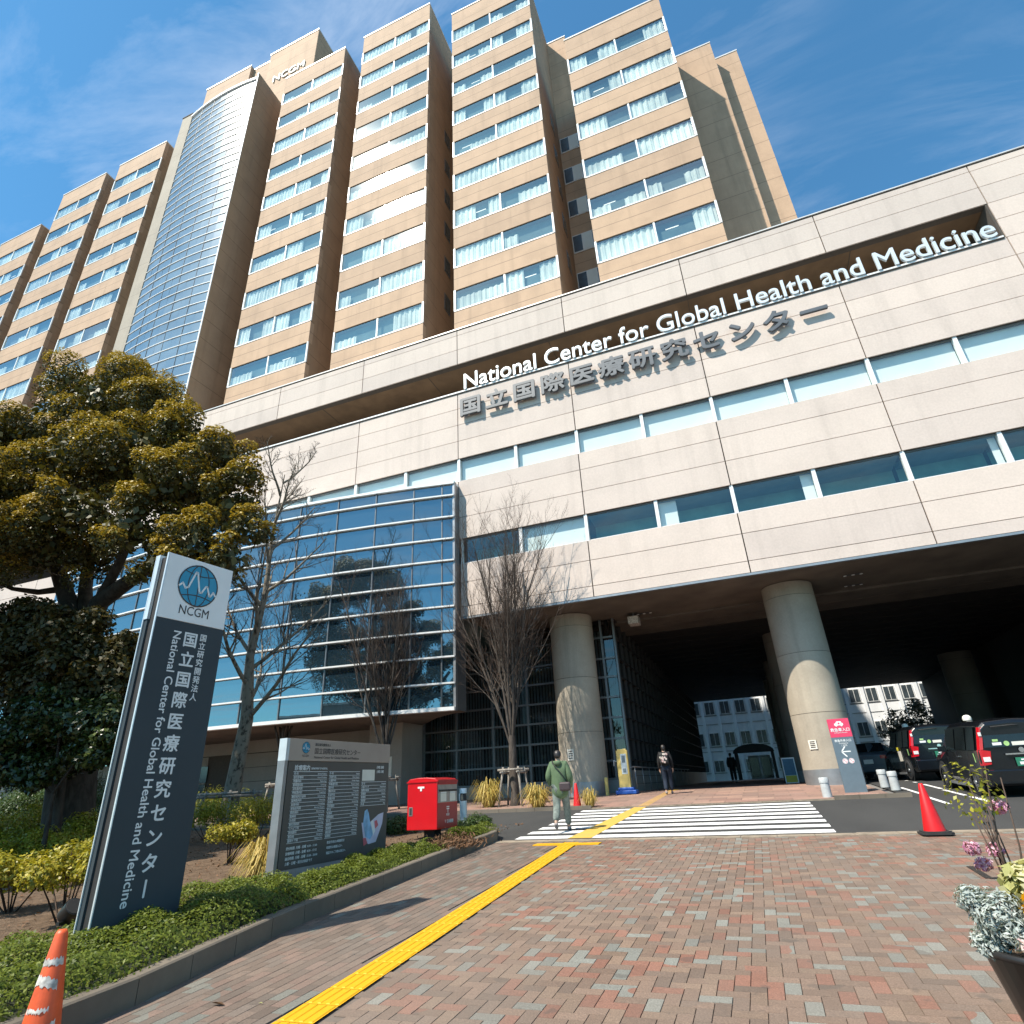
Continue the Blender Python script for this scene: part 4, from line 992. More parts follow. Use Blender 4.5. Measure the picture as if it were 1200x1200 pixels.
for s in (-.08, .09):
    b = MB(); b.lathe([(.072, 0), (.072, .003)], 'text_white', 24, (s, -.041, .86), (0, -1, 0)); b.lathe([(.06, .0031), (.052, .0032)], 'sign_red', 24, (s, -.041, .86), (0, -1, 0), cap=False)
    b.add([(s-.045, -.0446, .895), (s-.035, -.0446, .905), (s+.045, -.0446, .825), (s+.035, -.0446, .815)], [(3, 2, 1, 0)], 'sign_red'); b.build('ban_symbol', es_)
# white bollards
def bollard(x, y, label):
    t = thing('stubby_bollard', (x, y, gz(y)+.02), label, 'bollard', 'stubby white bollards')
    b = MB(); b.lathe([(.125, 0), (.115, .36)], 'bollard_white', 20); b.build('post', t)
    b = MB(); b.lathe([(.128, .365), (.128, .48), (.11, .50)], 'bollard_white', 20); b.build('cap', t)
bollard(1.49, 19.75, 'stubby white bollard left of the red and slate sign'); bollard(3.42, 21.3, 'stubby white bollard nearest the front taxi wheel'); bollard(3.36, 22.6, 'stubby white bollard partly behind its twin beside the taxi rank'); bollard(2.95, 25.2, 'grey shaded bollard in front of the silver car')
# yellow machine on a blue base
sy = thing('sign_stand', (-5.0, 24.7, gz(24.7)+.03), 'yellow upright board on a blue water base beside the column', 'sign stand')
b = MB(); b.box(-.24, .20, -.09, .09, .18, 1.55, 'stand_yellow'); b.box(-.18, .16, -.095, .0, 1.47, 1.6, 'stand_yellow'); b.build('panel', sy, bevel=.02)
b = MB(); b.box(-.08, .14, -.098, -.0905, .7, 1.42, 'bollard_lamp'); b.box(-.04, .1, -.101, -.0985, 1.1, 1.36, 'sign_slate'); b.box(-.03, .09, -.101, -.0985, .75, .9, 'sign_slate'); b.build('poster', sy)
b = MB(); b.poly([(-.38, -.26), (.42, -.26), (.42, .26), (-.38, .26)], 0, .14, 'stand_blue'); b.poly([(-.28, -.2), (.32, -.2), (.32, .2), (-.28, .2)], .14, .24, 'stand_blue'); b.build('base', sy, bevel=.03)
b = MB(); b.tube([(-.24, 0, 1.15), (-.36, -.02, 1.2), (-.38, -.02, 1.0)], .025, 'bollard_lamp'); b.build('hand_pump', sy)
yp = thing('guard_post', (-5.72, 24.55, gz(24.5)), 'short yellow guard post at the column foot', 'guard post')
b = MB(); b.lathe([(.07, 0), (.07, .62)], 'stand_yellow', 14); b.build('post', yp); b = MB(); b.lathe([(.07, .62), (.05, .66)], 'stand_yellow', 14); b.build('cap', yp)
# handrail along the passage glazing
hr = thing('handrail', (-4.7, 25.0, 1.08), 'steel handrail with thin posts running into the covered passage', 'handrail')
b = MB(); b.tube([(-.25, 0, .0), (-.25, 0, .86), (0, 0, .92), (0, 20, .92)], .024, 'grey_metal'); b.build('top_rail', hr)
for k in range(12): b = MB(); b.tube([(0, .3+1.7*k, 0), (0, .3+1.7*k, .92)], .02, 'grey_metal'); b.build('post', hr)
for k in range(2): b = MB(); b.tube([(0, .3, .3+.3*k), (0, 20, .3+.3*k)], .012, 'dark_metal'); b.build('lower_rail', hr)
# notice by the plinth, poster stand by the inner pier, drain cover
pz = thing('poster_stand', (3.25, 33.2, 1.06), 'blue and yellow framed poster standing in the shade behind the column', 'poster'); b = MB(); b.box(-.27, .27, 0, .06, .0, 1.05, 'white_metal'); b.build('frame', pz); b = MB(); b.box(-.23, .23, -.004, -.0005, .33, 1.0, 'poster_blue'); b.box(-.23, .23, -.004, -.0005, .05, .32, 'poster_yellow'); b.build('poster_sheet', pz)
pz.location = Vector((at(924, 895, 31).x, 31, 1.06))
dcov = MB()
p0 = gp(1137, 1017); p1 = gp(1160, 1031); p2 = gp(1200, 1029)
for a, c in ((p0, p1), (p1, p2)):
    d = (c-a).normalized(); n = Vector((-d.y, d.x, 0))*.035; dcov.add([a+n+Z_*.018, a-n+Z_*.018, c-n+Z_*.018, c+n+Z_*.018, a+n, a-n, c-n, c+n], [(3, 2, 1, 0), (0, 1, 5, 4), (1, 2, 6, 5), (2, 3, 7, 6), (3, 0, 4, 7)], 'drain_iron')
tag(dcov.build('paving_trim'), 'dark iron edging strip set in the bricks behind the planter', 'edging')

# ================================================================ VEHICLES
def car_body(st, m):
    """loft: every station (y, half-section of (x, z) points from sill to roof centre)"""
    b = MB(); n = len(st[0][1]); vs = []
    for y, pts in st:
        full = [(x, z_) for x, z_ in pts] + [(-x, z_) for x, z_ in reversed(pts[:-1])]
        vs += [(x, y, z_) for x, z_ in full]
    k = 2*n-1; fs = []
    for j in range(len(st)-1):
        for i in range(k-1): fs.append((j*k+i, j*k+i+1, (j+1)*k+i+1, (j+1)*k+i))
        fs.append((j*k+k-1, j*k, (j+1)*k, (j+1)*k+k-1))
    fs += [list(range(k))[::-1], [(len(st)-1)*k+i for i in range(k)]]
    b.add(vs, fs, m, False); return b
def wheel(t, x, y, r=.325, side=1):
    b = MB(); b.lathe([(r-.10, -.10), (r-.02, -.105), (r, -.08), (r, .08), (r-.02, .105), (r-.10, .10)], 'tyre', 28, (x, y, r), (1, 0, 0), cap=False); b.lathe([(r-.09, -.02), (r-.09, .02)], 'rubber', 24, (x, y, r), (1, 0, 0)); o = b.build('wheel', t)
    q = MB(); s = -side
    q.lathe([(r-.10, -.03), (r-.105, .0)], 'chrome', 24, (x-side*0+side*.075, y, r), (side, 0, 0))
    for k in range(5):
        a = 2*math.pi*k/5; d = Vector((0, math.cos(a), math.sin(a))); e = Vector((0, -math.sin(a), math.cos(a))); c = Vector((x+side*.085, y, r))
        q.add([c+d*.03+e*.03, c+d*(r-.105)+e*.045, c+d*(r-.105)-e*.045, c+d*.03-e*.03], [(0, 1, 2, 3) if side > 0 else (3, 2, 1, 0)], 'chrome')
    q.lathe([(.05, 0), (.05, .02)], 'grey_metal', 14, (x+side*.08, y, r), (side, 0, 0)); q.build('rim', o)
def taxi(loc, label, rz=0):
    t = thing('taxi', loc, label, 'taxi', 'black taxis waiting at the entrance', rz)
    H = 1.72
    def S(w0, zb, w1, belt, wr, zr, zc): return [(w0-.06, zb), (w0, zb+.16), (w1, belt-.18), (w1-.015, belt), (wr+.02, zr-.10), (wr-.10, zr), (0, zc)]
    def HD(w0, zb, zt): return [(w0-.06, zb), (w0, zb+.14), (w0, zt-.22), (w0-.05, zt-.10), (w0-.12, zt-.03), (w0-.3, zt), (0, zt+.015)]
    st = [(-2.20, S(.76, .34, .80, .98, .63, 1.60, 1.63)), (-2.14, S(.80, .26, .835, 1.0, .66, 1.66, 1.70)), (-1.85, S(.835, .23, .85, 1.02, .67, 1.69, 1.73)), (-1.0, S(.845, .22, .85, 1.02, .68, 1.71, 1.75)), (.35, S(.845, .22, .85, 1.0, .67, 1.69, 1.73)), (.62, S(.845, .22, .85, .99, .65, 1.64, 1.68)),
          (1.32, HD(.84, .22, 1.02)), (1.9, HD(.83, .23, .96)), (2.12, HD(.78, .26, .86)), (2.2, HD(.68, .32, .74))]
    car_body(st, 'car_black').build('body', t, bevel=.02)
    for s in (1, -1):
        b = MB()
        for yy in (-1.31, -.38, .52): b.box(min(s*.846, s*.853), max(s*.846, s*.853), yy-.006, yy+.006, .34, 1.0, 'black_void')
        b.box(min(s*.846, s*.8525), max(s*.846, s*.8525), -1.3, .5, .335, .345, 'black_void'); b.build('door_seam', t)
        b = MB(); b.box(min(s*.83, s*.865), max(s*.83, s*.865), -.9, .9, .20, .27, 'grey_metal'); b.build('side_sill', t)
        b = MB()
        def sq(y0, y1, z0, z1):
            f = lambda z_: (.845+(.70-.845)*(z_-1.0)/.62)*s+.012*s
            b.add([(f(z0), y0, z0), (f(z0), y1, z0), (f(z1), y1-.02, z1), (f(z1), y0+.02, z1)], [(0, 1, 2, 3) if s > 0 else (3, 2, 1, 0)], 'car_glass')
        sq(-1.98, -1.35, 1.05, 1.58); b.build('rear_side_window', t)
        b = MB(); sq(-1.27, -.42, 1.05, 1.58); b.build('door_window', t); b = MB(); sq(-.34, .48, 1.05, 1.56); b.build('door_window', t)
        b = MB(); b.box(s*.852-.008, s*.852+.008, -1.3, -.38, .93, .97, 'chrome') if 0 else None
        b = MB(); b.box(min(s*.85, s*.875), max(s*.85, s*.875), -.62, -.46, .88, .91, 'chrome'); b.build('door_handle', t)
        b = MB(); b.box(min(s*.853, s*.858), max(s*.853, s*.858), -1.85, -1.80, .78, .98, 'sticker_green'); b.build('side_sticker', t)
        b = MB(); b.box(min(s*.85, s*1.02), max(s*.85, s*1.02), .45, .55, 1.0, 1.14, 'car_black'); b.build('mirror', t)
        # arches and wheels
        for wy in (-1.38, 1.36):
            b = MB(); b.lathe([(.40, -.012), (.40, .012)], 'black_void', 28, (s*.842, wy, .34), (1, 0, 0)); b.build('wheel_arch', t)
            wheel(t, s*.79, wy, side=s)
        # tall tail lamps
        b = MB(); y = -2.19
        pts = [(s*.79, -2.225, 1.06), (s*.60, -2.225, 1.02), (s*.66, -2.225, .74), (s*.81, -2.225, .72)]
        o2 = [(x*1.0+.035*s, y2+.16, z_) for x, y2, z_ in pts]
        b.add(pts+o2, [(0, 1, 2, 3) if s < 0 else (3, 2, 1, 0), (0, 3, 7, 4) if s < 0 else (4, 7, 3, 0), (0, 4, 5, 1) if s < 0 else (1, 5, 4, 0), (3, 2, 6, 7) if s < 0 else (7, 6, 2, 3)], 'tail_red')
        p2 = [(s*.80, -2.215, 1.06), (s*.73, -2.215, 1.06), (s*.60, -2.19, 1.55), (s*.665, -2.19, 1.55)]; o3 = [(x+.03*s, y2+.08, z_) for x, y2, z_ in p2]
        b.add(p2+o3, [(0, 1, 2, 3) if s > 0 else (3, 2, 1, 0), (0, 3, 7, 4) if s > 0 else (4, 7, 3, 0)], 'tail_red')
        tl = b.build('tail_lamp', t)
        b = MB(); b.box(min(s*.65, s*.79), max(s*.65, s*.79), -2.238, -2.226, .80, .9, 'tail_clear'); b.box(min(s*.67, s*.73), max(s*.67, s*.73), -2.222, -2.205, 1.36, 1.44, 'tail_clear'); b.build('reversing_lamp', tl)
        b = MB(); b.box(min(s*.66, s*.74), max(s*.66, s*.74), -2.235, -2.222, .42, .62, 'tail_red'); b.build('reflector', t)
        b = MB(); b.box(min(s*.4, s*.7), max(s*.4, s*.7), 2.13, 2.2, .62, .76, 'tail_clear'); b.build('headlight', t)
    b = MB(); b.add([(-.70, -2.228, 1.10), (.70, -2.228, 1.10), (.585, -2.175, 1.60), (-.585, -2.175, 1.60)], [(0, 1, 2, 3)], 'car_glass'); rw = b.build('rear_window', t)
    b = MB(); b.tube([(-.45, -2.235, 1.54), (.0, -2.225, 1.56), (.1, -2.225, 1.55)], .014, 'rubber'); b.build('wiper', rw)
    b = MB(); b.box(-.52, -.34, -2.236, -2.232, 1.14, 1.20, 'text_white'); b.lathe([(.055, 0), (.055, .003)], 'sticker_green', 14, (-.24, -2.231, 1.17), (0, -1, 0)); b.box(-.14, .12, -2.236, -2.232, 1.12, 1.20, 'sticker_paper'); b.box(-.5, -.39, -2.236, -2.232, 1.22, 1.27, 'sticker_green'); b.build('window_sticker', rw)
    b = MB(); b.add([(-.60, 1.30, 1.05), (.60, 1.30, 1.05), (.56, .66, 1.63), (-.56, .66, 1.63)], [(0, 1, 2, 3)[::-1]], 'car_glass'); b.build('windscreen', t)
    b = MB(); b.box(-.34, .34, -2.262, -2.232, .925, .955, 'chrome'); b.lathe([(.06, 0), (.055, .012)], 'chrome', 16, (0, -2.232, 1.02), (0, -1, 0)); b.build('boot_trim', t)
    b = MB(); b.box(-.18, .18, -2.255, -2.235, .68, .86, 'plate_green'); np1 = b.build('number_plate', t)
    b = MB(); b.box(-.12, .12, -2.258, -2.2555, .71, .77, 'text_white'); b.box(-.08, .08, -2.258, -2.2555, .80, .83, 'text_white'); b.build('plate_lettering', np1)
    b = MB(); b.box(-.80, .80, -2.26, -2.16, .30, .62, 'car_black'); b.build('bumper', t, bevel=.03)
    b = MB(); b.lathe([(.10, 0), (.105, .05), (.09, .10), (.05, .135), (0, .14)], 'bollard_lamp' if 0 else 'sticker_paper', 18, (-.30, -.2, 1.74)); b.build('roof_lamp', t)
    return t
TX = 5.62
t1_ = taxi((TX, 20.15, gz(19.4)), 'black boxy taxi nearest the zebra crossing, seen from behind with tall red tail lamps'); t1_.rotation_euler = (math.atan(.0413), 0, 0)
t2_ = dup(t1_, (5.45, 26.9, gz(25.5)), 'black taxi second in the rank, ahead of the nearest taxi'); t2_.rotation_euler = (0, 0, R_(3))
for c in kids(t2_):
    pass
b = MB(); b.box(-.866, -.86, -.95, -.55, .62, .95, 'sticker_paper'); b.box(-.866, -.86, -.72, -.5, .97, 1.08, 'sticker_yellow'); b.build('door_poster', t2_)
def saloon(loc, label, m, rz=0):
    t = thing('parked_car', loc, label, 'car', 'cars parked in the covered drive', rz)
    def S(w0, zb, w1, belt, wr, zr, zc): return [(w0-.06, zb), (w0, zb+.16), (w1, belt-.18), (w1-.03, belt), (wr+.02, zr-.10), (wr-.12, zr), (0, zc)]
    def HD(w0, zb, zt): return [(w0-.06, zb), (w0, zb+.14), (w0, zt-.22), (w0-.05, zt-.10), (w0-.12, zt-.03), (w0-.3, zt), (0, zt+.015)]
    st = [(-2.25, HD(.74, .32, .92)), (-2.15, HD(.80, .25, .99)), (-1.55, HD(.85, .22, 1.03)), (-.9, S(.86, .2, .865, .98, .58, 1.40, 1.44)), (.1, S(.86, .2, .865, .96, .58, 1.42, 1.46)), (.4, S(.86, .2, .865, .95, .57, 1.38, 1.42)), (1.15, HD(.86, .2, .95)), (1.9, HD(.84, .22, .86)), (2.2, HD(.72, .3, .72))]
    car_body(st, m).build('body', t, bevel=.03)
    b = MB(); b.add([(-.62, -1.5, 1.05), (.62, -1.5, 1.05), (.50, -.93, 1.39), (-.50, -.93, 1.39)], [(0, 1, 2, 3)], 'car_glass'); 
    o = b.build('rear_window', t); o.location.y = -.02; o.location.z = .012
    for s in (1, -1):
        b = MB(); b.add([(s*.855, -1.1, .98), (s*.855, .75, .96), (s*.63, .35, 1.33), (s*.63, -.85, 1.32)], [(0, 1, 2, 3) if s > 0 else (3, 2, 1, 0)], 'car_glass'); b.build('side_window', t)
        b = MB(); b.box(min(s*.45, s*.80), max(s*.45, s*.80), -2.27, -2.13, .78, .90, 'tail_red'); b.build('tail_lamp', t)
        for wy in (-1.35, 1.35): wheel(t, s*.77, wy, side=s)
    b = MB(); b.box(-.17, .17, -2.275, -2.25, .6, .76, 'sticker_paper'); b.build('number_plate', t)
    b = MB(); b.box(-.78, .78, -2.29, -2.15, .3, .55, m); b.build('bumper', t, bevel=.03)
    return t
saloon((4.55, 31.4, 1.06), 'silver grey saloon car in the shade beyond the taxis', 'car_grey', R_(-14))
saloon((3.7, 35.2, 1.06), 'dark saloon car farthest inside the covered drive', 'car_black', R_(-20))
# ================================================================ VEGETATION
def ppm(p): return F/((Vector(p)-CAM).dot(_f))            # pixels of the photograph per metre there
def path(p, d, L, n, up, wob, r_):
    pts = [Vector(p)]; d = Vector(d).normalized()
    for i in range(n):
        d = (d + Z_*up/n + Vector((r_.gauss(0, wob), r_.gauss(0, wob), r_.gauss(0, wob*.6)))).normalized()
        pts.append(pts[-1]+d*(L/n))
    return pts
def grow(mbs, p, d, L, r0, lev, r_, cfg, mats):
    n = max(3, int(5-lev)) if lev else 7
    pts = path(p, d, L, n, cfg['up'][lev], cfg['wob'][lev], r_)
    rad = [r0*(1-.72*i/n) if lev < cfg['max'] else r0*(1-.6*i/n) for i in range(n+1)]
    mbs[0 if lev < 1 else 1].tube(pts, rad, mats[0 if lev < 2 else 1], (8, 6, 4, 3, 3)[lev], cap=False)
    if lev >= cfg['max']: return
    k = cfg['kids'][lev]
    for i in range(k):
        t = cfg['from'][lev] + (1-cfg['from'][lev])*(i+r_.random()*.8)/k
        f = t*n; j = min(int(f), n-1); q = pts[j].lerp(pts[j+1], f-j); dd = (pts[j+1]-pts[j]).normalized()
        ax = dd.orthogonal().normalized(); ax = Quaternion(dd, r_.random()*6.283) @ ax
        a = R_(cfg['ang'][lev]+r_.gauss(0, 7)); nd = (dd*math.cos(a)+ax*math.sin(a)).normalized()
        grow(mbs, q, nd, L*cfg['len'][lev]*r_.uniform(.65, 1.15)*(1-.45*t), max(cfg['rmin'], rad[j]*cfg['rr'][lev]), lev+1, r_, cfg, mats)
def bare_tree(name, label, base, seed, limbs, cfg, mats, trunk, group):
    t = thing(name, base, label, 'tree', group); r_ = random.Random(seed); A, B = MB(), MB()
    A.tube([(x, y, z_) for x, y, z_, _ in trunk], [q for *_, q in trunk], mats[0], 12, cap=False)
    top = Vector(trunk[-1][:3])
    for (h, az, inc, L, r0) in limbs:
        d = Vector((math.sin(inc)*math.cos(az), math.sin(inc)*math.sin(az), math.cos(inc)))
        f = h; zz_ = trunk[-1][2]*f if f <= 1 else trunk[-1][2]
        # a point on the trunk's centre line at that height
        for (x0, y0, z0, _), (x1, y1, z1, _) in zip(trunk[:-1], trunk[1:]):
            if z0 <= zz_ <= z1+1e-6: u = (zz_-z0)/(z1-z0); p = Vector((x0+(x1-x0)*u, y0+(y1-y0)*u, zz_))
        grow((A, B), p, d, L, r0, 0, r_, cfg, mats)
    A.build('trunk', t); B.build('branches', t); return t
vase = dict(up=(.5, .5, .45, .3), wob=(.055, .10, .13, .15), kids=(13, 8, 7, 0), ang=(24, 29, 34, 0), len=(.5, .5, .5, 0), rr=(.5, .5, .55, 0), max=3, rmin=.0034)
vase['from'] = (.18, .15, .15, 0)
def vase_tree(label, base, H, spread, seed, nl, r0, trunk_h):
    r_ = random.Random(seed); limbs = []
    for i in range(nl): limbs.append((r_.uniform(.72, 1.0), 2*math.pi*i/nl+r_.uniform(-.3, .3), r_.uniform(.06, spread), (H-trunk_h)*r_.uniform(.72, 1.02), r0*r_.uniform(.26, .42)))
    bare_tree('bare_tree', label, base, seed, limbs, vase, ('bark_grey', 'bark_twig'), [(0, 0, -.1, r0*1.25), (.02, 0, .4, r0), (-.02, .02, trunk_h*.6, r0*.92), (0, 0, trunk_h, r0*.8)], 'bare vase-shaped trees before the glass front')
def on(px, py, Y): p = at(px, py, Y); return Vector((p.x, p.y, gz(Y)+.03))
T4 = on(603, 930, 21.4); vase_tree('bare upright tree with many thin limbs in front of the round column by the glazing', T4, 10.8, .36, 41, 12, .15, 2.3)
T3 = on(450, 930, 21.6); vase_tree('bare upright tree in front of the glass bay, right above the directory board', T3, 9.8, .38, 13, 12, .15, 2.3)
T2 = on(326, 930, 22.0); vase_tree('slender bare tree between the patchy barked tree and the directory board', T2, 10.0, .36, 27, 8, .15, 2.3)
T2b = on(232, 925, 22.3)
plane = dict(up=(.75, .6, .4, .2), wob=(.08, .13, .16, .18), kids=(9, 6, 4, 0), ang=(46, 44, 40, 0), len=(.5, .5, .5, 0), rr=(.5, .52, .6, 0), max=3, rmin=.006)
plane['from'] = (.2, .2, .25, 0)
T1 = on(270, 930, 16.2); r_ = random.Random(4)
pl = []
for i, f in enumerate(np.linspace(.26, .97, 17)):
    pl.append((f, i*2.4+r_.uniform(-.5, .5), R_(66-22*f), 4.6*(1-.55*f), .085*(1-.6*f)+.012))
bare_tree('plane_tree', 'tall bare tree with patchy bark between the tall sign and the glass bay', T1, 4, pl, plane, ('bark_plane', 'bark_dark'),
          [(0, 0, -.1, .33), (.02, .02, .7, .27), (.10, .05, 2.2, .23), (.16, .1, 3.3, .21), (.02, .0, 5.4, .14), (.22, .1, 7.6, .10), (.25, .05, 10, .055), (.5, .0, 12.6, .015)], 'bare trees')
# timber frames that stake the trees
def stakes(base, rad, h, label, m='stake_wood'):
    t = thing('tree_stake', base, label, 'tree stake', 'timber tree stakes')
    for k in range(4):
        a = math.pi/4+k*math.pi/2; b = MB(); b.tube([(rad*1.25*math.cos(a), rad*1.25*math.sin(a), -.05), (rad*.8*math.cos(a), rad*.8*math.sin(a), h*1.08)], .04, m, 8); b.build('post', t)
    for k in range(2):
        b = MB(); s = (-1, 1)[k]*rad*.62; b.tube([(-rad*.95, s, h), (rad*.95, s, h)], .042, m, 8); b.build('crossbar', t)
    for k in range(2):
        b = MB(); s = (-1, 1)[k]*rad*.62; b.tube([(s, -rad*.95, h-.085), (s, rad*.95, h-.085)], .042, m, 8); b.build('crossbar', t)
stakes(T4, .5, 1.15, 'timber frame staking the bare tree in front of the column'); stakes(T3, .5, 1.15, 'timber frame staking the bare tree behind the directory board'); stakes(T2, .48, 1.15, 'timber frame staking the slender bare tree left of the board'); stakes(T1, .85, 1.05, 'weathered timber frame round the patchy barked tree')
# leafy trees: clumps of leaves on a real frame of limbs
def clumps(cs, n, size, m, par, name, up=.5, jit=.6, shell=.75, tops=False):
    P, Nn = [], []
    for (c, r) in cs:
        k = max(8, int(n*(r*r)/sum(q*q for _, q in cs)))
        d = ball(k)
        if tops: d[:, 2] = np.where(d[:, 2] < -.15, -d[:, 2], d[:, 2])
        rr = r*(shell+(1-shell)*nrng.random((k, 1)))*(1+.16*np.sin(d[:, :1]*7+c[0]*3)*np.cos(d[:, 1:2]*6+c[1])*1.0)
        P.append(np.array(c)+d*rr*np.array([1, 1, .78])); Nn.append(d+np.array([0, 0, up]))
    return leaf_mesh(name, np.concatenate(P), np.concatenate(Nn), size, m, par, .55, jit)
big = thing('camphor_tree', (0, 0, 0), 'large evergreen tree with billowing bronze green crown and dark forked trunk', 'tree')
KT = 1.28
base = on(97, 900, 7.9*KT); big.location = base
lob = [(140, 478, 8.2, 62), (92, 470, 8.2, 52), (192, 492, 7.9, 48), (50, 505, 8.0, 50), (18, 520, 8.2, 40), (215, 520, 7.7, 46), (255, 538, 7.6, 42), (272, 590, 7.6, 40), (290, 560, 7.5, 26), (288, 625, 7.5, 32), (160, 540, 7.4, 62), (100, 545, 7.2, 62), (205, 575, 7.3, 55), (45, 580, 7.2, 60), (-10, 575, 7.4, 60), (100, 605, 6.9, 58), (160, 620, 7.0, 50), (50, 640, 7.0, 55), (230, 640, 7.2, 44), (0, 640, 7.1, 50), (190, 665, 7.2, 38), (265, 660, 7.3, 30), (-50, 540, 7.6, 80), (-90, 610, 7.0, 80), (-60, 690, 6.8, 60), (120, 510, 8.8, 60), (60, 560, 8.8, 60), (180, 560, 8.6, 55), (240, 600, 8.3, 45), (110, 655, 7.6, 36), (150, 455, 8.4, 36)]
outer, inner = [], []
lr = random.Random(8)
for (px, py, Y, rp) in lob:
    c = at(px, py, Y*KT); r = rp/ppm(c)*.95
    inner.append((tuple(c), r*.8))
    for k in range(9):
        d = Vector((lr.gauss(0, 1), lr.gauss(0, 1), lr.gauss(.45, .7))).normalized(); outer.append((tuple(c+d*r*.80), r*lr.uniform(.26, .46)))
# unseen lobes towards the sun, added to the crown to shade the lower trees
for (x, y, zz_, r) in ((-18.6, 6.2, 9, 2.6), (-17.3, 4.6, 8.8, 2.2), (-20.5, 8, 9, 2.6), (-18.5, 3.6, 8, 2.2), (-15.9, 4.2, 9.2, 1.7), (-15.4, 3.4, 8, 1.5)):
    inner.append(((x, y, zz_), r))
    for k in range(9):
        d = Vector((lr.gauss(0, 1), lr.gauss(0, 1), lr.gauss(.35, .8))).normalized(); outer.append((tuple(Vector((x, y, zz_))+d*r*.8), r*lr.uniform(.25, .42)))
clumps([((c[0], c[1], c[2]+.05), r) for c, r in outer], 190000, .08, ['leaf_camphor_young_lit'], big, 'young_lit_foliage', .9, .5, .85, True)  # young leaves kept to clump tops, their bronze also paints the tops lit
clumps([((c[0], c[1], c[2]-.12), r) for c, r in outer], 150000, .085, ['leaf_camphor_old_shaded'], big, 'old_shaded_foliage', .3, .7, .55)  # old leaves fill below, their dark green also paints the undersides shaded
clumps(inner, 42000, .2, ['leaf_camphor_old_shaded'], big, 'inner_foliage', .3, .8, .3)
tb = MB(); pv = lambda px, py, Y: at(px, py, Y*KT)-base
tb.tube([(0, 0, -.1), (.0, .0, .6), pv(97, 780, 7.9), pv(97, 735, 7.9)], [.6, .5, .45, .45], 'bark_dark', 12, cap=False)
for pts, r0 in (([(97, 745, 7.9), (78, 700, 7.9), (62, 650, 7.8), (45, 590, 7.6), (30, 530, 7.7)], .2), ([(97, 745, 7.9), (118, 705, 7.9), (150, 682, 7.7), (200, 645, 7.5), (240, 600, 7.6)], .21), ([(100, 740, 7.9), (100, 690, 8.1), (108, 630, 8.2), (125, 540, 8.2), (140, 480, 8.3)], .16), ([(75, 690, 7.9), (45, 694, 7.7), (15, 690, 7.6), (-20, 675, 7.4)], .08), ([(112, 712, 7.9), (140, 660, 7.7), (165, 600, 7.5), (180, 540, 7.6)], .12), ([(60, 645, 7.8), (30, 640, 7.5), (-15, 600, 7.3)], .09), ([(200, 645, 7.5), (235, 650, 7.4), (270, 620, 7.5)], .07), ([(62, 650, 7.8), (80, 600, 7.4), (95, 560, 7.2)], .09)):
    tb.tube([pv(*p) for p in pts], [KT*r0*(1-.65*i/(len(pts)-1)) for i in range(len(pts))], 'bark_dark', 8, cap=False)
tb.build('trunk', big)
def leafy(name, label, base, lobes, n, size, m, trunk, cat='tree', group=None, sub=7, up=.5, bark='bark_dark', shell=.5):
    t = thing(name, base, label, cat, group); cs = []
    for (c, r) in lobes:
        cs.append((tuple(c), r*.8))
        for k in range(sub):
            d = Vector((lr.gauss(0, 1), lr.gauss(0, 1), lr.gauss(.3, .8))).normalized(); cs.append((tuple(Vector(c)+d*r*.75), r*lr.uniform(.25, .45)))
    clumps(cs, n, size, [m], t, 'foliage', up, .7, shell)
    b = MB()
    for pts, r0 in trunk: b.tube([Vector(p)-Vector(base) for p in pts], [r0*(1-.6*i/(len(pts)-1)) for i in range(len(pts))], bark, 7, cap=False)
    b.build('trunk', t); return t
def lob_(l): return [(at(px, py, Y), rp/ppm(at(px, py, Y))) for px, py, Y, rp in l]
b1 = on(80, 940, 9.2)
leafy('evergreen_tree', 'shaded brownish green evergreen below the large crown, behind the tall sign', b1, lob_([(40, 760, 9.2, 60), (100, 765, 9.1, 55), (-10, 770, 9.2, 55), (130, 790, 9.0, 40), (70, 735, 9.4, 40), (150, 760, 9.2, 26), (20, 730, 9.4, 40), (60, 800, 9.1, 50), (120, 810, 9.1, 40)]), 46000, .13, 'leaf_brown_green', [([b1, at(80, 850, 9.2), at(75, 770, 9.2)], .1), ([at(80, 860, 9.2), at(110, 790, 9.1)], .05), ([at(80, 870, 9.2), at(40, 790, 9.2)], .05)])
b2 = on(62, 960, 8.5)
leafy('camellia_tree', 'glossy dark green camellia tree left of the tall sign', b2, lob_([(70, 840, 8.4, 45), (110, 850, 8.4, 42), (30, 860, 8.4, 45), (75, 885, 9.4, 40), (20, 900, 8.4, 40), (120, 880, 8.4, 30), (-15, 870, 8.5, 45), (50, 905, 8.4, 30)]), 26000, .11, 'leaf_camellia', [([b2, at(62, 930, 8.5), at(70, 860, 8.4)], .05), ([at(62, 935, 8.5), at(25, 880, 8.4)], .03), ([at(62, 930, 8.5), at(105, 870, 8.4)], .03)])
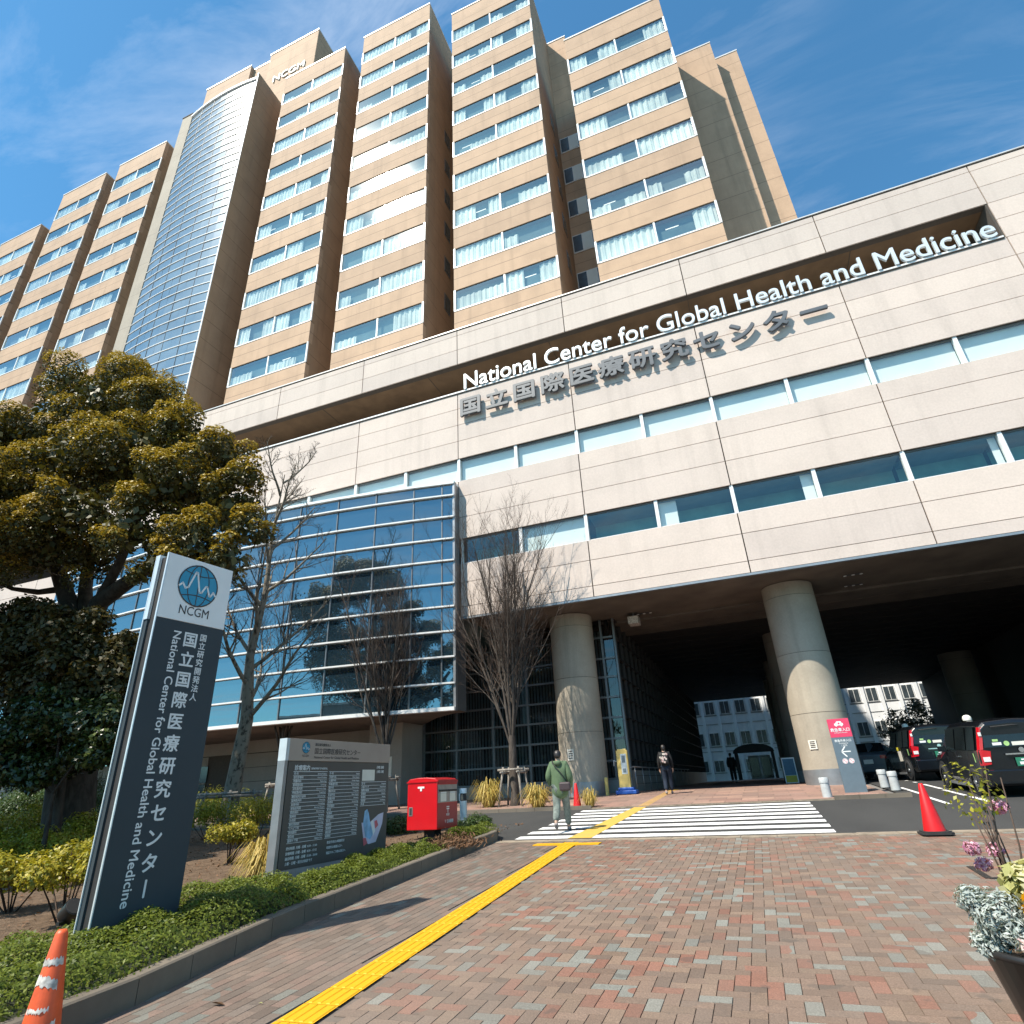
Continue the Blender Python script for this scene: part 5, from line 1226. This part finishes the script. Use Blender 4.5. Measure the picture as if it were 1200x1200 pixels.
# low shrubs in the bed
def bush(px, py, rp, hp, m, label, n=3500, size=.055, stems=14, name='shrub', group='shrubs in the planting bed', squat=1.0, Y=None, bare=.25):
    p = gp(px, py) if Y is None else on(px, py, Y); p.z = gz(p.y)+.13 if Y is None else p.z
    s = ppm(p); r, h = rp/s, hp/s
    t = thing(name, p, label, 'shrub', group); cs = []
    for k in range(16):
        a = lr.random()*6.283; q = math.sqrt(lr.random())*r*.72; zz_ = h*(bare+.2+(.62-bare)*lr.random())*(1-.25*(q/r)**2); cs.append(((p.x+q*math.cos(a), p.y+q*math.sin(a)*squat, p.z+zz_), r*lr.uniform(.25, .42)))
    clumps(cs, int(n*1.7), size, [m], t, 'foliage', .8, .6, .5)
    b = MB()
    for k in range(stems):
        c = Vector(lr.choice(cs)[0])-p; b.tube([(c.x*.12, c.y*.12, -.02), (c.x*.55, c.y*.55, c.z*.5), c, c*1.12], [.011, .008, .005, .003], 'bark_twig', 4, cap=False)
    b.build('stem', t)
bush(70, 1100, 78, 92, 'leaf_yellow', 'yellow leaved shrub on bare stems beside the spotlight', 4500, .05, 34, bare=.42)
bush(8, 1085, 55, 70, 'leaf_yellow', 'yellow leaved shrub cut by the left edge of the photo', 3000, .05, 14)
bush(112, 1010, 26, 42, 'leaf_yellow', 'small bright yellow shrub touching the left edge of the tall sign', 1800, .05, 8)
bush(40, 1030, 60, 36, 'leaf_yellowgreen', 'low yellow green shrub behind the yellow leaved ones', 7000, .06, 8)
bush(100, 1045, 45, 38, 'leaf_yellowgreen', 'low yellow green shrub between the spotlight and the tall sign', 3000, .05, 8)
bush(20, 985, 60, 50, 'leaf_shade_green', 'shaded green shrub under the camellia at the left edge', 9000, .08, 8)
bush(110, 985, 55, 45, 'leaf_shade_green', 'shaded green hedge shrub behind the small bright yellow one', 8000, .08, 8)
bush(25, 1012, 75, 52, 'leaf_yellowgreen', 'broad yellow green shrub mass at the left edge behind the yellow ones', 9000, .06, 8)
bush(95, 1012, 60, 44, 'leaf_yellowgreen', 'yellow green shrub between the left edge mass and the tall sign', 7000, .06, 8)
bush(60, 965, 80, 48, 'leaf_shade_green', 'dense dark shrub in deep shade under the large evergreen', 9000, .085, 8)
bush(266, 1022, 34, 48, 'leaf_yellow', 'yellow leaved shrub on bare stems right of the tall sign', 2600, .05, 22, bare=.4)
bush(243, 992, 46, 50, 'leaf_yellowgreen', 'yellow green shrub against the right edge of the tall sign', 2400, .05, 8)
bush(300, 990, 48, 46, 'leaf_yellow', 'yellow shrub in front of the timber frame left of the board', 2400, .05, 8)
bush(252, 965, 55, 32, 'leaf_yellowgreen', 'pale yellow green shrub at the foot of the patchy barked tree', 2400, .05, 6)
bush(315, 965, 42, 28, 'leaf_yellowgreen', 'yellow green shrub partly hidden by the end of the board', 1600, .05, 6)
def tuft(px, py, rp, hp, label, n=420, Y=None, m='grass_gold'):
    p = gp(px, py) if Y is None else on(px, py, Y); s = ppm(p); r, h = rp/s, hp/s
    t = MB(); wd = max(.006, r*.022)
    for k in range(n):
        a = lr.random()*6.283; o = lr.random(); dr = Vector((math.cos(a), math.sin(a), 0)); e = Vector((-dr.y, dr.x, 0))*wd
        e = e*lr.uniform(.6, 1.2); ln = lr.uniform(.55, 1.15); q0 = dr*r*.22*o; q1 = dr*r*(.1+.5*o)*ln+Z_*h*lr.uniform(.45, 1)*ln; q2 = dr*r*(.25+.95*o)*ln+Z_*h*lr.uniform(.0, .95)*ln*(1-.45*o)
        t.add([q0-e, q0+e, q1+e*.8, q1-e*.8, q2], [(0, 1, 2, 3), (3, 2, 4)], m)
    o_ = t.build('grass_clump', None, p); tag(o_, label, 'grass', 'gold ornamental grass clumps')
tuft(308, 1040, 42, 52, 'large gold grass clump against the left end of the directory board', 700)
tuft(573, 947, 27, 30, 'gold grass clump behind the bollard light', 420)
tuft(631, 948, 28, 26, 'gold grass clump left of the walking woman', 420)
tuft(692, 947, 18, 22, 'gold grass clump right of the red cone by the column', 260)
tuft(333, 946, 14, 14, 'small gold grass clump left of the directory board', 160, 19.9)
# dead trimmings at the post box foot
pq = gp(530, 1002); tw = []; 
P = np.array([[pq.x+nrng.normal(0, .22), pq.y+nrng.normal(-.15, .30), gz(pq.y)+.15+abs(nrng.normal(0, .07))] for _ in range(2600)])
tag(leaf_mesh('dead_shrub', P, nrng.normal(0, 1, (2600, 3)), .08, 'twig_brown', None, .22, .8), 'withered brown shrub at the foot of the red post box', 'shrub')
# clipped ground cover along the kerb
def hedge(name, label, ys, inner, n, hgt, size=.031):
    y = nrng.uniform(*ys, n); t = nrng.random(n); kx = np.array([kerb_x(v) for v in y])-.17; w_ = np.array([inner(v) for v in y])
    x = kx - t*w_
    bumps = .055*np.sin(x*5.1+y*2.3)*np.cos(y*4.7-x*1.7)+.03*np.sin(y*11+x*7)+nrng.normal(0, .012, n)
    top = np.array([hgt(v) for v in y])+bumps
    edge = np.minimum(1, np.minimum(t*w_/.22, (1-t)*w_/.3)); prof_ = np.sqrt(np.clip(1-(1-edge)**2, 0, 1))
    g0 = np.array([gz(v) for v in y])+.12
    depth = nrng.random(n)**2.2*.16
    zz_ = g0+np.maximum(.02, top*prof_-depth)
    over = (t < .12)*nrng.random(n)*.12
    P = np.stack([x+over, y, zz_], 1); Nn = np.stack([(t < .15)*.9+.15, np.full(n, -.2), .5+prof_], 1)
    o = leaf_mesh(name, P, Nn, size, 'leaf_hedge', None, .55, .55); tag(o, label, 'hedge', None)
    # twiggy inside
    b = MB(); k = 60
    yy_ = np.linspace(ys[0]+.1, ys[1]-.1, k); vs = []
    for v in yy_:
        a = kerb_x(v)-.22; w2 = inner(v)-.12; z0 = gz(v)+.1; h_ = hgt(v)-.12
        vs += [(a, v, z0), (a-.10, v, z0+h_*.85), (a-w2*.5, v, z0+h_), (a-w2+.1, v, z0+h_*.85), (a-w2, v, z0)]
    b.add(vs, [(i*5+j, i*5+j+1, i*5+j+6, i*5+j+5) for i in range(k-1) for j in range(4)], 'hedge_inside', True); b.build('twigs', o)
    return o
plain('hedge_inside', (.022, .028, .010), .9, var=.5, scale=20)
hedge('hedge', 'low green clipped hedge running along the kerb in front of the sign and board', (2.0, 11.0), lambda v: 1.75 if v < 4.2 else max(.8, 1.75-.32*(v-4.2)) if v < 7 else .85 if v < 11 else .8, 105000, lambda v: .25+.05*math.sin(v*1.3) if v < 6.5 else .19 if v < 9.5 else .13)
hb = hedge('hedge', 'short clipped olive hedge behind the red post box at the bed end', (11.9, 12.95), lambda v: .85, 6000, lambda v: .17, .036)
bush(462, 984, 36, 15, 'leaf_shade_green', 'low olive shrub between the directory board and the red post box', 3500, .045, 4, bare=.05)
bush(556, 979, 26, 13, 'leaf_shade_green', 'low olive shrub at the tip of the bed under the bollard light', 2400, .045, 4, bare=.05)
# litter on the soil
nl = 2600; ly = nrng.uniform(3.2, 14.2, nl); lx = -5.3-nrng.random(nl)**1.3*9; lz = np.array([gz(v) for v in ly])+.148+nrng.random(nl)*.012
tag(leaf_mesh('leaf_litter', np.stack([lx, ly, lz], 1), np.tile([0, 0, 1.], (nl, 1)), .055, 'twig_brown', None, .5, .35), kind='stuff')
# planter with flowers
pl_ = thing('flower_planter', (1.19, 4.2, gz(4.2)), 'black flared planter with silver leaves and mixed spring flowers at the right edge', 'planter')
PT_ = .50
b = MB(); b.lathe([(.21, 0), (.24, .08), (.34, PT_-.03), (.36, PT_-.03), (.36, PT_), (.33, PT_), (.32, PT_-.05)], 'pot_black', 36, cap=False); b.lathe([(.31, PT_-.07), (.02, PT_-.06)], 'soil', 24, cap=False); b.build('pot', pl_)
def puff(name, c, r, n, size, m, asp=.5, flat_=.8, up=.6):
    d = ball(n); P = np.array(c)+d*r*np.array([1, 1, flat_])*nrng.uniform(.5, 1, (n, 1)); return local(pl_, leaf_mesh(name, P, d+np.array([0, 0, up]), size, m, None, asp, .5))
puff('silver_leaves', (-.25, -.10, PT_+.15), .135, 1300, .034, 'leaf_silver', .3); puff('silver_leaves', (-.33, -.06, PT_+.20), .08, 500, .034, 'leaf_silver', .3); puff('silver_leaves', (-.20, -.19, PT_+.08), .09, 500, .034, 'leaf_silver', .3); puff('silver_leaves', (-.31, -.06, PT_+.02), .09, 900, .03, 'leaf_silver', .32)
puff('cabbage_rosette', (-.02, .0, PT_+.24), .16, 520, .08, 'petal_cream', .8); puff('green_leaves', (.1, .05, PT_+.1), .24, 700, .07, 'leaf_shade_green')
for c in ((-.12, -.20, PT_+.17), (-.04, -.24, PT_+.14), (-.10, -.22, PT_+.22)): puff('orange_flower', c, .05, 46, .05, 'petal_orange', .9)
for k in range(12): puff('pale_flower', (-.22+.035*k, -.27+.006*abs(k-5), PT_+.03+.02*lr.random()), .035, 24, .045, 'petal_white', .9)
for c in ((-.20, .08, PT_+.34), (-.24, .02, PT_+.42), (-.12, .12, PT_+.40), (-.02, .16, PT_+.60)): puff('pink_flower', c, .045, 150, .024, 'petal_pink', .7)
b = MB()
for k in range(11):
    a = lr.uniform(-1, 1); p0_ = Vector((-.12+.05*lr.random(), .1, PT_)); tip = Vector((-.20+.22*lr.random(), .1+.1*a, PT_+.55+.28*lr.random())); mid = p0_.lerp(tip, .5)+Vector((lr.uniform(-.04, .04), 0, .04))
    b.tube([p0_, mid, tip], [.006, .005, .003], 'bark_twig', 4)
b.build('flower_stem', pl_)
puff('bud', (-.14, .1, PT_+.68), .16, 160, .028, 'leaf_yellowgreen', .6, 1.1); 

# ================================================================ FAR BUILDINGS
FY = 78
def block(name, label, x0, x1, y, H, wall, wr, win, bayw, z0=1.0):
    t = thing(name, ((x0+x1)/2, y, z0), label, 'building'); xc = (x0+x1)/2
    b = MB(); b.box(x0-xc, x1-xc, .1, 14, 0, H, wall); nb = int((x1-x0)/bayw)
    for i in range(nb+1): b.box(x0-xc+i*bayw-.16, x0-xc+i*bayw+.16, -.12, .1, 0, H, wall)
    for (a, c) in wr: b.box(x0-xc, x1-xc, .06, .1, a-.12, a-.06, 'mullion_grey'); b.box(x0-xc, x1-xc, .06, .1, c+.9, c+.95, 'mullion_grey')
    b.build('wall', t); b = MB(); b.box(x0-xc-.2, x1-xc+.2, -.2, 14.2, H, H+.3, 'cap_metal'); b.build('roof', t)
    for (a, c) in wr:
        for i in range(nb):
            f = MB(); u = x0-xc+i*bayw; f.box(u+.3, u+bayw-.3, .02, .095, a, c, 'white_metal'); o = f.build('window', t)
            f = MB(); f.box(u+.38, u+bayw/2-.03, .0, .019, a+.08, c-.08, win); f.box(u+bayw/2+.03, u+bayw-.38, .0, .019, a+.08, c-.08, win); f.build('pane', o)
    return t
zr1, zr0 = at(842, 848, FY).z-1.0, at(842, 862, FY).z-1.0
block('office_building', 'white panelled block with ribbon of square windows seen beyond the covered drive', -9, 34, FY, 15.5, 'far_white', [(.9, 2.2), (3.7, 5.2), (7.2, 8.7), (10.7, 12.2)], 'far_window', 1.75)
cn = thing('entrance_canopy', (-.6, 70, 1.05), 'dark arched entrance canopy over white doors at the far end of the drive', 'canopy')
b = MB(); n = 12; A_ = [(2.0*math.cos(math.pi*i/n), .75*math.sin(math.pi*i/n)) for i in range(n+1)]
for (x0, z0), (x1, z1) in zip(A_[:-1], A_[1:]): b.add([(x0, 0, 2.6+z0), (x1, 0, 2.6+z1), (x1, 4, 2.6+z1), (x0, 4, 2.6+z0), (x0, 0, 2.5), (x1, 0, 2.5)], [(0, 1, 2, 3), (1, 0, 4, 5)], 'soffit_dark')
b.build('canopy_roof', cn)
for s in (-1.9, 1.7): b = MB(); b.box(s, s+.25, 0, 4, 0, 2.6, 'soffit_dark'); b.build('post', cn)
for s in (-.7, .45): b = MB(); b.box(s, s+1.1, 3.6, 3.7, 0, 2.3, 'far_white'); d_ = b.build('door', cn); b = MB(); b.box(s+.12, s+.98, 3.58, 3.599, .3, 2.1, 'far_window'); b.build('pane', d_)
b3 = Vector((at(1078, 900, 66).x, 66, 1.05))
leafy('small_tree', 'small leafy tree in front of the white block beyond the taxis', b3, [(at(x, y, 66), r/ppm(at(x, y, 66))) for x, y, r in ((1050, 845, 20), (1075, 835, 24), (1100, 845, 20), (1060, 865, 20), (1090, 865, 20), (1112, 855, 14), (1038, 860, 12))], 3800, .26, 'leaf_far', [([b3, at(1078, 880, 66), at(1075, 845, 66)], .14), ([at(1078, 880, 66), at(1100, 850, 66)], .07), ([at(1078, 880, 66), at(1052, 855, 66)], .07)], shell=.3)
# what the glass mirrors: the other side of the street
block('office_block', 'grey office block across the street, seen only mirrored in the glass bay', -62, -26, -46, 15, 'back_wall', [(2, 3.6), (5.4, 7), (8.8, 10.4), (12, 13.6)], 'far_window', 3.0, z0=-1.7).rotation_euler.z = math.pi
for k, (x, y, h) in enumerate(((-34, -12, 8.5), (-25, -15, 9), (-17, -18, 9.5), (-9, -20, 8), (2, -22, 8.5), (12, -22, 9))):
    b_ = Vector((x, y, gz(y)))
    leafy('street_tree', 'street tree across the road, seen only mirrored in the glass bay', b_, [((x+lr.uniform(-1.5, 1.5), y+lr.uniform(-1.5, 1.5), b_.z+h*lr.uniform(.45, .85)), lr.uniform(1.4, 2.2)) for _ in range(7)], 2600, .3, 'leaf_shade_green', [([b_, b_+Z_*h*.4, b_+Z_*h*.7], .2)], group='street trees mirrored in the glass', shell=.3)

# ================================================================ PEOPLE
def skin(name, J, E, rad, m, par, sub=2):
    me = bpy.data.meshes.new(name); names = list(J); me.from_pydata([J[k] for k in names], [(names.index(a), names.index(b)) for a, b in E], []); me.update()
    o = bpy.data.objects.new(name, me); COL.objects.link(o)
    s = o.modifiers.new('skin', 'SKIN'); s.use_smooth_shade = True
    lay = me.skin_vertices[0].data
    for i, k in enumerate(names):
        r = rad[k]; lay[i].radius = (r, r) if isinstance(r, (int, float)) else r; lay[i].use_root = (i == 0)
    u = o.modifiers.new('sub', 'SUBSURF'); u.levels = u.render_levels = sub
    dg = bpy.context.evaluated_depsgraph_get(); ev = o.evaluated_get(dg); nm = bpy.data.meshes.new_from_object(ev)
    o.modifiers.clear(); o.data = nm; nm.materials.clear(); nm.materials.append(MATS[m])
    nm.polygons.foreach_set('use_smooth', [True]*len(nm.polygons)); o.parent = par
    return o
def person(loc, rz, label, pose, cloth, hairlen=.0, scale=1.0):
    """cloth: coat, trousers, shoes, hair materials; pose: joint positions that differ from standing; faces local +Y"""
    t = thing('person', loc, label, 'person', 'people on foot', rz); t.scale = (scale,)*3
    J = dict(pelvis=(0, 0, .90), waist=(0, 0, 1.05), chest=(0, .0, 1.24), neck=(0, .0, 1.40), jaw=(0, .035, 1.475), skull=(0, .02, 1.545), crown=(0, .01, 1.60), nose=(0, .125, 1.515),
             shL=(-.165, 0, 1.345), elL=(-.225, -.02, 1.07), wrL=(-.225, .06, .84), paL=(-.225, .08, .77), shR=(.165, 0, 1.345), elR=(.225, -.02, 1.07), wrR=(.225, .06, .84), paR=(.225, .08, .77),
             hiL=(-.09, 0, .86), knL=(-.095, .02, .48), anL=(-.095, 0, .09), toL=(-.10, .15, .035), hiR=(.09, 0, .86), knR=(.095, .02, .48), anR=(.095, 0, .09), toR=(.10, .15, .035))
    J.update(pose)
    E = [('pelvis', 'waist'), ('waist', 'chest'), ('chest', 'neck'), ('neck', 'jaw'), ('jaw', 'skull'), ('skull', 'crown'), ('jaw', 'nose')]
    rad = dict(pelvis=(.13, .10), waist=(.12, .09), chest=(.15, .10), neck=.05, jaw=.062, skull=.082, crown=.055, nose=.014)
    for s in 'LR':
        E += [('chest', 'sh'+s), ('sh'+s, 'el'+s), ('el'+s, 'wr'+s), ('wr'+s, 'pa'+s), ('pelvis', 'hi'+s), ('hi'+s, 'kn'+s), ('kn'+s, 'an'+s), ('an'+s, 'to'+s)]
        rad.update({'sh'+s: .055, 'el'+s: .04, 'wr'+s: .026, 'pa'+s: (.034, .017), 'hi'+s: .085, 'kn'+s: .055, 'an'+s: .036, 'to'+s: .03})
        p = Vector(J['pa'+s]); w_ = Vector(J['wr'+s]); d = (p-w_).normalized(); sd = 1 if s == 'R' else -1
        for k, (off, ln) in enumerate(((-.024, .062), (-.008, .074), (.008, .070), (.024, .054))):
            a, b = 'f%s%d' % (s, k), 'g%s%d' % (s, k); J[a] = tuple(p+d*.045+Y_*off); J[b] = tuple(p+d*(.045+ln*.55)+Y_*off-X_*sd*.018); E += [('pa'+s, a), (a, b)]; rad[a] = .009; rad[b] = .0085
        J['th'+s] = tuple(p+d*.02+Y_*.045); J['tt'+s] = tuple(p+d*.055+Y_*.055); E += [('wr'+s, 'th'+s), ('th'+s, 'tt'+s)]; rad['th'+s] = .011; rad['tt'+s] = .009
    skin('body', J, E, rad, 'skin_tone', t)
    # coat
    C = {k: J[k] for k in ('chest', 'waist', 'pelvis', 'shL', 'elL', 'wrL', 'shR', 'elR', 'wrR')}
    C['collar'] = tuple(Vector(J['neck'])-Z_*.02); hem = cloth.get('hem', .80); C['hem'] = (0, J['pelvis'][1], hem)
    CE = [('chest', 'waist'), ('waist', 'pelvis'), ('pelvis', 'hem'), ('chest', 'collar')]+[(a+s, b+s) for s in 'LR' for a, b in (('sh', 'el'), ('el', 'wr'))]+[('chest', 'sh'+s) for s in 'LR']
    k = cloth.get('bulk', 1)
    cr = dict(chest=(.185*k, .135*k), waist=(.178*k, .13*k), pelvis=(.185*k, .135*k), hem=(.19*k, .135*k), collar=(.075, .07), shL=.085, shR=.085, elL=.068*k, elR=.068*k, wrL=.052, wrR=.052)
    skin('coat', C, CE, cr, cloth['coat'], t)
    if cloth.get('hood'): skin('hood', dict(a=(-.085, -.075, 1.385), b=(0, -.125, 1.36), c=(.085, -.075, 1.385)), [('a', 'b'), ('b', 'c')], dict(a=.05, b=.068, c=.05), cloth['coat'], t)
    T = {k: J[k] for k in ('pelvis', 'hiL', 'knL', 'anL', 'hiR', 'knR', 'anR')}
    T['anL'] = tuple(Vector(J['anL'])+Z_*.03); T['anR'] = tuple(Vector(J['anR'])+Z_*.03)
    skin('trousers', T, [('pelvis', 'hiL'), ('hiL', 'knL'), ('knL', 'anL'), ('pelvis', 'hiR'), ('hiR', 'knR'), ('knR', 'anR')], dict(pelvis=(.14, .11), hiL=.11, hiR=.11, knL=.088, knR=.088, anL=.072, anR=.072), cloth['trousers'], t)
    for s in 'LR': skin('shoe', dict(a=tuple(Vector(J['an'+s])-Z_*.03-(Vector(J['to'+s])-Vector(J['an'+s]))*.25), b=tuple(Vector(J['to'+s])*.5+Vector(J['an'+s])*.5-Z_*.015), c=J['to'+s]), [('a', 'b'), ('b', 'c')], dict(a=.046, b=.048, c=.036), cloth['shoes'], t)
    sk = Vector(J['skull'])
    H = dict(a=tuple(sk+Vector((0, .02, .055))), b=tuple(sk+Vector((0, -.035, .03))), c=tuple(sk+Vector((0, -.055, -.04))), d=tuple(sk+Vector((0, -.055, -.075-hairlen))))
    skin('hair', H, [('a', 'b'), ('b', 'c'), ('c', 'd')], dict(a=.075, b=.098, c=.08, d=.055), cloth['hair'], t)
    return t
wl = gp(660, 975)
lady = person((wl.x, wl.y, gz(wl.y)), R_(8), 'woman in a green hooded parka walking over the crossing, seen from behind', dict(knL=(-.095, .0, .48), anL=(-.09, -.30, .20), toL=(-.09, -.22, .075), knR=(.095, .17, .49), anR=(.095, .27, .085), toR=(.10, .42, .045), elL=(-.245, -.06, 1.08), wrL=(-.22, .12, .92), paL=(-.21, .17, .88), elR=(.25, -.04, 1.08), wrR=(.235, .08, .86), paR=(.23, .11, .80)),
              dict(coat='coat_green', trousers='trouser_grey', shoes='shoe_grey', hair='hair_dark', hem=.62, bulk=1.12, hood=True), .01, 1.0)
bag = thing('shoulder_bag', (wl.x, wl.y, gz(wl.y)), 'plum shoulder bag on a thin strap across the green parka', 'bag', None, R_(8))
b = MB(); b.box(.02, .27, -.235, -.145, .80, .98, 'bag_plum'); b.build('pouch', bag, bevel=.035)
b = MB(); b.tube([(.20, -.17, .97), (.06, -.19, 1.18), (-.10, -.16, 1.36), (-.13, -.02, 1.43), (-.10, .12, 1.34), (.1, .20, 1.12), (.25, .08, .98), (.24, -.14, .96)], .011, 'rubber', 6); b.build('strap', bag)
w2 = gp(785, 932)
person((w2.x, w2.y, gz(w2.y)+.03), R_(4), 'person in black top and navy trousers with a floral backpack entering the drive', dict(knL=(-.09, .05, .48), anL=(-.09, -.12, .10), toL=(-.09, .0, .035), knR=(.09, .12, .49), anR=(.09, .16, .085), toR=(.09, .31, .04)), dict(coat='cloth_black', trousers='denim_navy', shoes='shoe_grey', hair='hair_dark', hem=.84), .05, 1.0)
bp = thing('backpack', (w2.x, w2.y, gz(w2.y)+.03), 'black backpack scattered with white flowers', 'backpack', None, R_(4))
b = MB(); b.box(-.17, .14, -.27, -.12, 1.0, 1.36, 'bag_floral'); b.build('pack', bp, bevel=.05)
b = MB()
for k in range(16):
    cx, cz = lr.uniform(-.14, .11), lr.uniform(1.03, 1.33)
    for q in range(5): a = 1.257*q; b.lathe([(.016, 0), (.014, .002)], 'petal_white' if k % 4 else 'sticker_paper', 8, (cx+.02*math.cos(a), -.2715, cz+.02*math.sin(a)), (0, -1, 0))
b.build('flower_print', bp)
p3 = at(861, 915, 44)
person((p3.x, 44, 1.08), R_(0), 'dark figure standing deep inside the covered drive', {}, dict(coat='cloth_black', trousers='cloth_black', shoes='shoe_grey', hair='hair_dark', bulk=1.1), 0, 1.08)
# fallen leaves
for k, (px, py) in enumerate(((255, 1181), (478, 1020), (500, 1047), (305, 1180))):
    p = gp(px, py); o = leaf_mesh('fallen_leaf', np.array([[0, 0, 0]]), np.array([[0, 0, 1.]]), .09 if k == 0 else .035, 'twig_brown' if k == 0 else 'petal_cream', None, .5, .2); o.location = p+Z_*.022
    tag(o, ('curled brown fallen leaf on the grey bricks by the kerb', 'pale fallen petal on the grey bricks near the post box', 'pale fallen petal halfway along the kerb', 'pale fallen petal beside the brown leaf')[k], 'leaf', 'fallen leaves')
